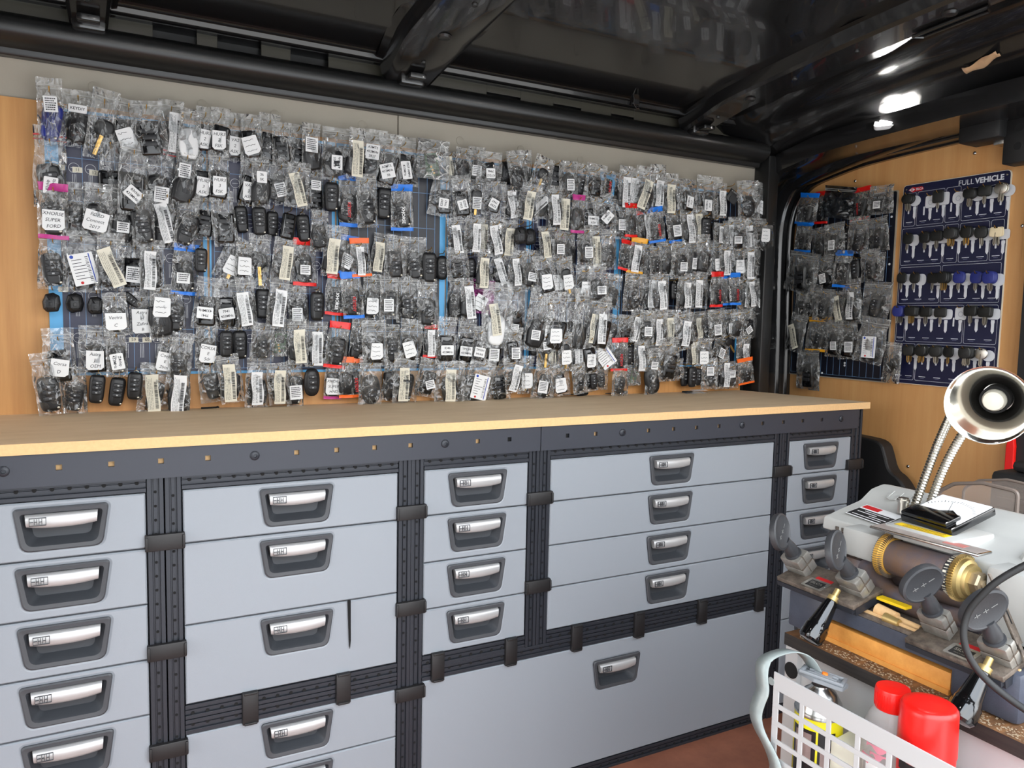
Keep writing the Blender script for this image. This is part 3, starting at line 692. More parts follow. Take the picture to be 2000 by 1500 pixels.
b = MB(); T = Matrix.Translation((1.513, -.742, .7722)) @ Matrix.Rotation(R(-97+7), 4, 'Z') @ Matrix.Rotation(R(-90), 4, 'X')
b.prism([(-.040, -.008), (.040, -.008), (.040, .010), (-.040, .010)], 0, -.0005, 0, T)
b.prism([(-.040, -.008), (.040, -.008), (.040, -.0075), (-.040, -.0075)], -.0005, -.0007, 1, T)
for i in range(3): b.prism([(-.028, .0055-.005*i), (.034, .0055-.005*i), (.034, .0045-.005*i), (-.028, .0045-.005*i)], -.0005, -.0007, 1, T)
b.build('warning_label', ['yellow_label', 'label_black'], t)['label'] = 'yellow warning strip'
b = MB(); T = TR(1.494, -.764, .7665, 0, 0, 2)
b.box((-.018, -.082, -.002), (.018, .082, .002), 0, T, bev=.0015); b.box((-.0155, -.079, -.0022), (.0155, .079, .0024), 1, T)
b.box((-.006, -.055, .0024), (.010, -.025, .0027), 2, T)
mat('shield_plastic', (170, 158, 150), .25, spec=.5, rgb2=(140, 128, 122), vscale=30); mat('shield_red', (186, 112, 104), .4)
b.build('sight_shield', ['steel', 'shield_plastic', 'shield_red'], t)
# carriage plates, name plates, clamps, knobs, levers
def carriage(ya, yb, z, tilt, dx=0):
    b = MB(); T = TR(1.442+dx, (ya+yb)/2, z, 0, tilt)
    h = abs(ya-yb)/2
    b.box((-.034, -h, -.006), (.034, h, .002), 0, T, bev=.0015); b.box((-.036, -h+.002, -.012), (-.030, h-.002, -.005), 1, T); b.box((-.03, -h, -.016), (.03, -h+.006, -.004), 1, T)
    b.build('carriage', ['plate_dirty', 'profile_dark'], t); return T, h
def nameplate(T, y):
    b = MB(); P = T @ TR(-.017, y, .0024, 0, 0, -90) @ Matrix.Rotation(R(-90), 4, 'X')
    b.prism(rrect(-.019, .019, -.0135, .0135, .003), 0, -.0006, 0, P); b.prism(rrect(-.0135, .0135, -.010, .008, .001), -.0006, -.0009, 1, P)
    b.text('SILCA', .0085, 0, P @ TR(0, -.0011, .001), bold=.02); b.text('Made in Italy', .003, 0, P @ TR(0, -.0011, -.0065))
    for x in (-.0165, .0165): b.lathe([(.0012, 0), (.001, .0006), (0, .0007)], 8, 2, P @ TR(x, -.0006, 0, 90))
    b.prism(rrect(-.013, .017, .0135, .021, .001), 0, -.0008, 3, P)
    b.build('name_plate', ['clamp_steel', 'label_black', 'steel', 'ink_red'], t)['label'] = 'silver name plate with black panel under a red tab'
def clamp(y, z, x, tilt, steel=True, knobrot=0, ktilt=0, big=1., ks=1.):
    """jaw block on the carriage, its axis leaning towards the front"""
    T = TR(x, y, z, 0, -tilt)        # local z = clamp axis
    b = MB()
    b.box((-.015*big, -.019, -.004), (.015*big, .019, .014), 0, T, bev=.0015); b.box((-.015*big, -.019, .0155), (.015*big, .019, .034), 0, T, bev=.003)
    b.box((-.0135*big, -.0185, .012), (.0135*big, .0185, .017), 1, T); b.box((-.0012, -.0194, .0), (.0002, .0194, .034), 1, T)
    b.box((.0158*big, -.016, .004), (.0175*big, .016, .010), 1, T)
    b.build('clamp_jaw', ['clamp_steel', 'plate_dirty'], t)
    b = MB(); T2 = T @ TR(0, 0, .034) @ Matrix.Rotation(R(knobrot), 4, 'Z')
    b.lathe([(.0135, 0), (.0135, .002), (.0105, .003), (.0115, .008), (.0105, .018), (.0085, .026), (.0075, .033)], 24, 0, T2)
    T3 = T2 @ TR(0, 0, .047*ks) @ Matrix.Rotation(R(90), 4, 'X') @ TR(0, 0, -.0055)
    # wing: thick oval disc standing on the stem
    q = MB(); prof_ = [(.90, 0), (.985, .0012), (1., .0035), (1., .0078), (.985, .010), (.88, .011), (.82, .0098), (0, .0098)]
    vs = []; fs = []; n = 36
    for r, zz_ in [(0, .0012), (.82, .0012)]+prof_:
        for i in range(n):
            a = 2*pi*i/n; vs.append((r*.0285*ks*cos(a), r*.0235*ks*sin(a), zz_))
    K = len(prof_)+2
    for j in range(K-1):
        for i in range(n): fs.append((j*n+i, j*n+(i+1) % n, (j+1)*n+(i+1) % n, (j+1)*n+i))
    b.add(vs, fs, 0, T3, True)
    for k_, zf in ((1, .0101), (-1, .0010)):
        for (u0, u1, w) in [(-.017, -.008, .0005), (-.004, .004, .0005), (.008, .017, .0005)]:
            b.box((u0, -.0005, zf), (u1, .0005, zf+.0003), 1, T3)
        b.box((-.0005, -.003, zf), (.0005, .003, zf+.0003), 1, T3); b.box((-.0135, -.003, zf), (-.0125, .003, zf+.0003), 1, T3)
    return b.build('wing_knob', ['knob_black', 'mark_grey'], t)
T, h = carriage(-.565, -.712, .668, -14); nameplate(T, .008)
clamp(-.583, .676, 1.447, 40, knobrot=24, ks=1.12); clamp(-.690, .676, 1.447, 40, knobrot=22, ks=1.12)
T, h = carriage(-.795, -.928, .652, -14); nameplate(T, -.005)
clamp(-.822, .662, 1.445, 34, knobrot=-20, big=.75, ks=1.1); clamp(-.907, .655, 1.442, 34, knobrot=-20, big=.75, ks=1.15)
def lever(y, z):
    b = MB(); T = Matrix.Translation((1.412, y, z)) @ Vector((-.62, .02, -.78)).to_track_quat('Z', 'X').to_matrix().to_4x4()
    b.lathe([(.0045, -.012), (.0045, .0), (.0085, .001), (.0085, .008), (.0065, .009)], 18, 1, T)
    n = 40; vs = []; fs = []; pr = [(.0065, .009), (.008, .014), (.0112, .045), (.0125, .050), (.0125, .053), (.0138, .055), (.0142, .068), (.0138, .074), (.011, .078), (0, .079)]
    for j, (r, zz_) in enumerate(pr):
        for i in range(n):
            a = 2*pi*i/n; f = 1-.10*(max(0, cos(a*8)) if 1 <= j <= 2 or 5 <= j <= 6 else 0); vs.append((r*f*1.3*cos(a), r*f*1.3*sin(a), zz_))
    for j in range(len(pr)-1):
        for i in range(n): fs.append((j*n+i, j*n+(i+1) % n, (j+1)*n+(i+1) % n, (j+1)*n+i))
    b.add(vs, fs, 0, T, True); return b.build('lever_handle', ['bakelite', 'brass_fine'], t)
lever(-.676, .664); lever(-.905, .650)
# brown feeler gauge arm, hinge parts, ejector
b = MB(); d0 = Vector((1.452, -.880, .752)); d1 = Vector((1.450, -.934, .655)); M_ = Matrix.Translation(d0) @ (d1-d0).to_track_quat('Z', 'X').to_matrix().to_4x4()
b.box((-.002, -.006, .012), (.002, .006, .085), 0, M_, bev=.001); b.box((-.001, -.0022, -.004), (.001, .0022, .02), 0, M_); b.box((-.0022, -.0012, .03), (.0024, .0012, .06), 1, M_); b.box((-.001, -.003, .08), (.001, .003, .115), 0, M_)
b.build('gauge_arm', ['plate_dirty', 'hole_black'], t)
b = MB(); b.box((1.47, -.93, .70), (1.53, -.962, .735), bev=.005); b.cyl((1.468, -.945, .708), (1.45, -.945, .708), .006, n=12); b.build('right_bracket', 'cast_blue', t)
b = MB(); b.cyl((1.452, -.72, .653), (1.452, -.752, .650), .009, .009, 14); b.cyl((1.452, -.752, .650), (1.452, -.79, .648), .005, n=12); b.build('grease_rod', ['mdf_edge'], t)
b = MB(); b.cyl((1.440, -.742, .650), (1.440, -.765, .649), .0075, .006, 14); b.build('brass_screw', 'brass_fine', t)
b = MB(); b.box((1.46, -.705, .664), (1.474, -.76, .668)); b.build('yellow_rule', 'yellow_label', t)

# analogue meter lying on top
t = thing('panel_meter', (1.555, -.74, .7725), 'analogue panel meter with white dial and black base lying on the machine', 'meter')
TM = TR(1.576, -.742, .786, 17, 0, -97)
b = MB(); b.box((-.045, -.048, -.003), (.045, .044, .010), 0, TM, bev=.002); b.box((-.044, -.047, .010), (.036, -.015, .017), 1, TM, bev=.002); b.build('case', ['bakelite', 'bakelite'], t)
b = MB()
F_ = TM @ Matrix.Rotation(R(-90), 4, 'X')
pl = [(-.043, -.010)]+[(-.043+.05*i/8, -.016+.026*(i/8)**2-.004) for i in range(9)]+[(.02, .004), (.043, -.030), (.043, .042), (-.043, .042)]
b.prism(rpoly([(-.043, -.014), (-.02, -.012), (.006, .004), (.022, -.006), (.043, -.036), (.043, .042), (-.043, .042)], .002, 2), -.0102, -.0108, 0, F_)
for i in range(21):
    a = R(150-120*i/20); r0, r1 = .043, .047+.002*(i % 5 == 0); c = Vector((0, -.016))
    p0, p1 = c+Vector((cos(a), sin(a)))*r0, c+Vector((cos(a), sin(a)))*r1; d = Vector((-sin(a), cos(a)))*.0004
    b.add([(p0.x-d.x, -.0109, p0.y-d.y), (p0.x+d.x, -.0109, p0.y+d.y), (p1.x+d.x, -.0109, p1.y+d.y), (p1.x-d.x, -.0109, p1.y-d.y)], [(0, 1, 2, 3)], 1, F_)
b.add([(.008, -.011, -.012), (.009, -.011, -.012), (-.012, -.011, .028), (-.0125, -.011, .028)], [(0, 1, 2, 3)], 1, F_)
b.build('dial_face', ['paper', 'ink'], t)['label'] = 'white dial with a fine scale'

# gooseneck lamp
t = thing('gooseneck_lamp', (1.60, -.672, .772), 'nickel gooseneck work lamp with a bell shade on the key machine', 'lamp')
def neck(pts):
    P = smooth_path(pts, 3); P2 = []; L_ = 0
    # resample finely for the spiral rings
    dist = [0]
    for a, c in zip(P, P[1:]): dist.append(dist[-1]+(Vector(c)-Vector(a)).length)
    n = int(dist[-1]/.00125); out = []; k = 0
    for i in range(n+1):
        d = dist[-1]*i/n
        while k < len(dist)-2 and dist[k+1] < d: k += 1
        u = (d-dist[k])/max(1e-9, dist[k+1]-dist[k]); out.append(Vector(P[k]).lerp(Vector(P[k+1]), u))
    b = MB(); b.tube(out, lambda i: .0062+.0009*sin(i*pi/2), 12); return b.build('flexible_neck', 'nickel', t)
neck([(1.60, -.668, .776), (1.602, -.679, .82), (1.60, -.700, .886), (1.59, -.722, .930), (1.575, -.745, .962)])
neck([(1.612, -.684, .776), (1.614, -.700, .838), (1.61, -.722, .887), (1.60, -.750, .930), (1.585, -.785, .958)])
b = MB(); b.cyl((1.592, -.655, .770), (1.592, -.655, .795), .008, n=18); b.cyl((1.592, -.655, .788), (1.592, -.655, .792), .010, n=18); b.cyl((1.605, -.672, .770), (1.605, -.672, .782), .017, n=20); b.build('base_clamp', 'nickel', t)
c = Vector((1.520, -.822, .968)); cam_dir = (Vector((.436, -1.448, 1.073))-c).normalized(); ax = (cam_dir+Vector((-.20, .12, -.22))).normalized()
T = Matrix.Translation(c) @ ax.to_track_quat('Z', 'X').to_matrix().to_4x4()
b = MB(); b.lathe([(.0535, 0), (.0548, .001), (.0548, .0025), (.0525, .002), (.047, -.010), (.040, -.022), (.032, -.034), (.0255, -.044), (.0225, -.052), (.021, -.066), (.018, -.070), (0, -.071)], 48, 0, T, False)
b.lathe([(.0535, 0), (.0525, -.001), (.046, -.011), (.039, -.023), (.031, -.035), (.0245, -.045), (.0215, -.052), (.0205, -.060), (0, -.060)], 48, 0, T, False); b.build('shade', 'chrome', t, sharp=60)
b = MB(); b.lathe([(.0195, -.060), (.0195, -.040), (.0165, -.038), (.0160, -.046)], 28, 1, T, False); b.lathe([(.0155, -.058), (.0155, -.036), (.013, -.030), (.006, -.0275), (0, -.027)], 28, 0, T); b.build('bulb_holder', ['paper_cream', 'hole_black'], t)
b = MB(); q = c-ax*.066; b.tube([q, q+Vector((.012, .02, -.006)), (1.575, -.745, .962)], .0085, 12); b.cyl((1.575, -.745, .962), (1.583, -.733, .944), .0082, n=14); b.build('shade_joint', 'nickel', t)

# black cable over the right of the machine
b = MB(); b.tube(smooth_path([(1.86, -1.20, .586), (1.80, -1.20, .60), (1.74, -1.16, .70), (1.62, -1.10, .82), (1.50, -1.045, .862), (1.42, -.995, .835), (1.37, -.94, .785), (1.36, -.915, .745), (1.358, -.907, .725), (1.352, -.908, .70), (1.355, -.918, .672), (1.37, -.94, .645), (1.39, -.99, .62), (1.42, -1.06, .600), (1.46, -1.12, .588)], 3), .0042, 10)
o = b.build('power_cable', 'black_plastic', org=(1.46, -1.12, .58)); tag(o, 'black cable looping down over the right knob of the key machine', 'cable')
# things behind the machine
t = thing('tool_case', (2.16, -.64, 0), 'ribbed black plastic case standing behind the key machine', 'case')
b = MB(); b.box((2.10, -.50, 0), (2.34, -.80, .775), bev=.012); b.box((2.12, -.53, .775), (2.32, -.80, .80), bev=.012); b.build('shell', 'black_plastic', t)
b = MB()
for i in range(9): b.box((2.094, -.515, .55+.024*i), (2.102, -.59, .557+.024*i), bev=.002)
b.build('ribs', 'black_plastic', t)
b = MB(); b.box((2.075, -.60, .4), (2.101, -.80, .74), bev=.01); b.build('side_panel', 'drawer_dark' if 'drawer_dark' in MATS else 'profile_dark', t)
t = thing('clear_cover', (1.84, -.625, .58), 'clear smoky plastic cover standing behind the white machine top', 'plastic cover')
mat('smoke_film', (190, 176, 166), .15, alpha=.22)
pl = rpoly([(-.582, .582), (-.582, .772), (-.61, .792), (-.66, .803), (-.72, .80), (-.72, .582)], [.003, .02, .02, .01, .01, .003], 4)
b = MB(); MT = Matrix(((0, 1, 0, 1.80), (1, 0, 0, 0), (0, 0, 1, 0), (0, 0, 0, 1)))
b.prism(pl, 0, .0015, 0, MT); b.prism(pl, .075, .0765, 0, MT); b.build('sheet', 'smoke_film', t)
b = MB(); P_ = pl+pl[:1]; mat('smoke_edge', (120, 108, 100), .3)
b.tube([(1.80, y, z) for y, z in P_], .0035, 8); b.tube([(1.876, y, z) for y, z in P_], .0025, 8); b.build('rim', 'smoke_edge', t)

# ---- white perforated basket on the front of the bench
t = thing('wire_basket', (1.33, -.90, .30), 'white perforated metal basket hung on the front of the bench cabinet', 'basket')
b = MB(); ya, yb = -.688, -1.12; zt = .578; zb = .30
def slab_yz(ya, yb, za, zb_): b.box((1.278, ya, za), (1.2802, yb, zb_))
holes_y = [(-.698-.0445*i, -.698-.0445*i-.0375) for i in range(9)]
rows = [(.553-.0262*j, .553-.0262*j-.0192) for j in range(9)]
slab_yz(ya, yb, rows[0][0], zt)
for j, (zt_, zb_) in enumerate(rows):
    zn = rows[j+1][0] if j+1 < len(rows) else zb
    slab_yz(ya, yb, zb_, zn)
    yy_ = ya
    for (ha, hb) in holes_y: slab_yz(yy_, ha, zt_, zb_); yy_ = hb
    slab_yz(yy_, yb, zt_, zb_)
b.lathe([(.0058, 0), (.0058, .0006), (0, .0006)], 18, 1, TR(1.2779, -.684, .562, 0, -90))
b.build('perforated_front', ['white_paint', 'galv'], t, bevel=.0006)
b = MB(); b.box((1.2802, ya, zb), (1.402, yb, zb+.004)); b.box((1.30, ya-.01, zb+.004), (1.38, -.87, zb+.0158)); b.box((1.398, ya, zb), (1.402, yb, .50)); b.build('floor_pan', 'white_paint', t)
b = MB(); pts = [(1.30, -.664, .585), (1.292, -.655, .594), (1.282, -.652, .585), (1.277, -.654, .565), (1.277, -.660, .545), (1.273, -.655, .525), (1.270, -.652, .505), (1.270, -.662, .485), (1.272, -.680, .468), (1.273, -.692, .450), (1.274, -.696, .43), (1.273, -.690, .41), (1.272, -.694, .38)]
pts = smooth_path([(1.335, -.700, .575), (1.325, -.690, .597), (1.305, -.675, .603)]+pts[2:], 2)
vs = []; fs = []
for i, p in enumerate(pts):
    p = Vector(p); d = Vector((.0, -.024, .0)) if i > 14 else Vector((.0, -.024, .004))
    vs += [p, p+d]
for i in range(len(pts)-1): fs.append((2*i, 2*i+1, 2*i+3, 2*i+2))
b.add(vs, fs, 0, None, True); o = b.build('strap', 'galv', t, sharp=80); so = o.modifiers.new('s', 'SOLIDIFY'); so.thickness = .0014; o['label'] = 'bent galvanised fixing strap'

# contents
t = thing('spray_can', (1.335, -.722, .316), 'yellow and black spray can in the left of the white basket', 'spray can')
T = TR(1.335, -.722, .316)
b = MB(); b.lathe([(.031, 0), (.033, .002), (.033, .205), (.0325, .208)], 36, 0, T); 
for a0, a1, za, zb_, m in [(150, 215, .03, .19, 1), (160, 205, .145, .185, 2), (158, 207, .02, .06, 0), (220, 262, .03, .19, 1), (226, 256, .12, .165, 2)]:
    r = .0332 if m != 2 else .0334; vs = []; n = 10
    for i in range(n+1):
        a = R(a0+(a1-a0)*i/n); vs += [(r*cos(a), r*sin(a), za), (r*cos(a), r*sin(a), zb_)]
    b.add(vs, [(2*i, 2*i+2, 2*i+3, 2*i+1) for i in range(n)], m, T)
for k in range(12):
    za = .035+.007*k; r = .0334; vs = []; n = 5
    for i in range(n+1):
        a = R(222+30*i/n); vs += [(r*cos(a), r*sin(a), za), (r*cos(a), r*sin(a), za+.0022)]
    b.add(vs, [(2*i, 2*i+2, 2*i+3, 2*i+1) for i in range(n)], 0, T)
mat('can_mauve', (150, 128, 124), .4)
b.build('body', ['can_yellow', 'can_black', 'can_mauve'], t)
b = MB(); b.lathe([(.0335, .206), (.0340, .210), (.0325, .213), (.030, .222), (.022, .236), (.013, .243), (.012, .246)], 36, 0, T); b.build('dome', 'steel', t)
t = thing('plastic_bracket', (1.335, -.722, .565), 'grey plastic bracket with an orange dot lying on the spray can', 'bracket')
b = MB(); T = TR(1.333, -.726, .570, -6, 6, -62)
b.prism([(p[0], p[1]) for p in rpoly([(-.034, -.006), (-.024, .018), (.012, .020), (.034, .008), (.03, -.018), (-.008, -.020)], .004, 3)], 0, -.005, 0, T @ Matrix.Rotation(R(-90), 4, 'X'))
for (xa, ya_, xb, yb_) in [(-.03, -.016, .03, -.012), (-.026, .012, .03, .017), (-.03, -.014, -.024, .014), (.025, -.014, .03, .013), (-.012, -.004, .012, .004), (-.02, .004, .02, .008), (-.02, -.009, .02, -.005)]:
    b.box((xa, ya_, .005), (xb, yb_, .0095), 0, T, bev=.001)
b.lathe([(.0042, .0095), (.004, .012), (0, .0125)], 14, 1, T @ TR(.002, 0, 0)); b.build('body', ['grey_plastic', 'orange_dot'], t)
t = thing('plastic_bottle', (1.338, -.832, .316), 'clear plastic bottle with a red screw cap and a white handwritten label', 'bottle')
T = TR(1.338, -.832, .316)
mat('bottle_pet', (236, 232, 230), .08, alpha=.28)
b = MB(); b.lathe([(.030, 0), (.034, .003), (.0345, .15), (.0348, .20), (.0345, .222), (.032, .240), (.026, .254), (.020, .262), (.0175, .268), (.0175, .275)], 36, 0, T, False); b.build('bottle_body', 'bottle_pet', t, sharp=60)
b = MB(); b.lathe([(.033, .004), (.0335, .10), (.0335, .101), (0, .101)], 30, 0, T); mat('pale_liquid', (206, 190, 186), .2); b.build('contents', 'pale_liquid', t)
mat('pink_print', (232, 150, 166), .5)
b = MB()
for a0, a1, za, zb_ in [(165, 230, .215, .221), (175, 215, .205, .211), (190, 240, .222, .228), (150, 190, .196, .204)]:
    vs = []; n = 10
    for i in range(n+1):
        a = R(a0+(a1-a0)*i/n); vs += [(.0352*cos(a), .0352*sin(a), za+.004*sin(i)), (.0352*cos(a), .0352*sin(a), zb_)]
    b.add(vs, [(2*i, 2*i+2, 2*i+3, 2*i+1) for i in range(n)], 0, T)
b.build('pink_print', 'pink_print', t)
b = MB(); b.lathe([(.0205, .262), (.0215, .264), (.0215, .287), (.0205, .2895), (0, .2905)], 40, 0, T)
for i in range(40): b.box((.0212, -.0004, .266), (.0219, .0004, .284), 0, T @ Matrix.Rotation(2*pi*i/40, 4, 'Z'))
b.build('screw_cap', 'red_plastic', t)
b = MB(); vs = []; n = 10
for i in range(n+1):
    a = R(165+75*i/n); vs += [(.0349*cos(a), .0349*sin(a), .10), (.0349*cos(a), .0349*sin(a), .195)]
b.add(vs, [(2*i, 2*i+2, 2*i+3, 2*i+1) for i in range(n)], 0, T)
vs, fs = textmesh('A l c', .01)
b.add([(.0352*cos(R(200)+v[0]*.022/.0352), .0352*sin(R(200)+v[0]*.022/.0352), .163+v[1]*.024) for v in vs], fs, 1, T)
b.build('paper_label', ['paper', 'ink'], t)['label'] = 'white label handwritten in black'
t = thing('aerosol', (1.328, -.888, .304), 'aerosol with a large bright red cap in the white basket', 'spray can')
T = TR(1.328, -.888, .304)
b = MB(); b.lathe([(.031, 0), (.0325, .002), (.0325, .250), (.030, .254)], 36, 0, T)
vs = []; n = 14
for i in range(n+1):
    a = R(150+110*i/n); vs += [(.0327*cos(a), .0327*sin(a), .226), (.0327*cos(a), .0327*sin(a), .238)]
b.add(vs, [(2*i, 2*i+2, 2*i+3, 2*i+1) for i in range(n)], 1, T); b.build('body', ['red_plastic', 'label_black'], t)
b = MB(); b.lathe([(.0325, .2475), (.0338, .249), (.0328, .300), (.0322, .304), (.0305, .307), (.0285, .3085), (.02, .3095), (0, .310)], 40, 0, T); b.build('cap', 'red_plastic', t, sharp=35)
t = thing('carton', (1.345, -.775, .304), 'cream carton with a red and green print between can and bottle', 'box')
b = MB(); T = TR(1.345, -.777, .304, 0, 0, 8); b.box((-.03, -.019, 0), (.03, .019, .20), 0, T, bev=.001); b.box((-.0304, -.019, .12), (-.030, -.003, .175), 1, T); b.box((-.0306, -.016, .150), (-.030, -.006, .172), 2, T)
mat('carton_cream', (226, 222, 204), .6); mat('leaf_green', (60, 150, 60), .6); b.build('body', ['carton_cream', 'ink_red', 'leaf_green'], t)
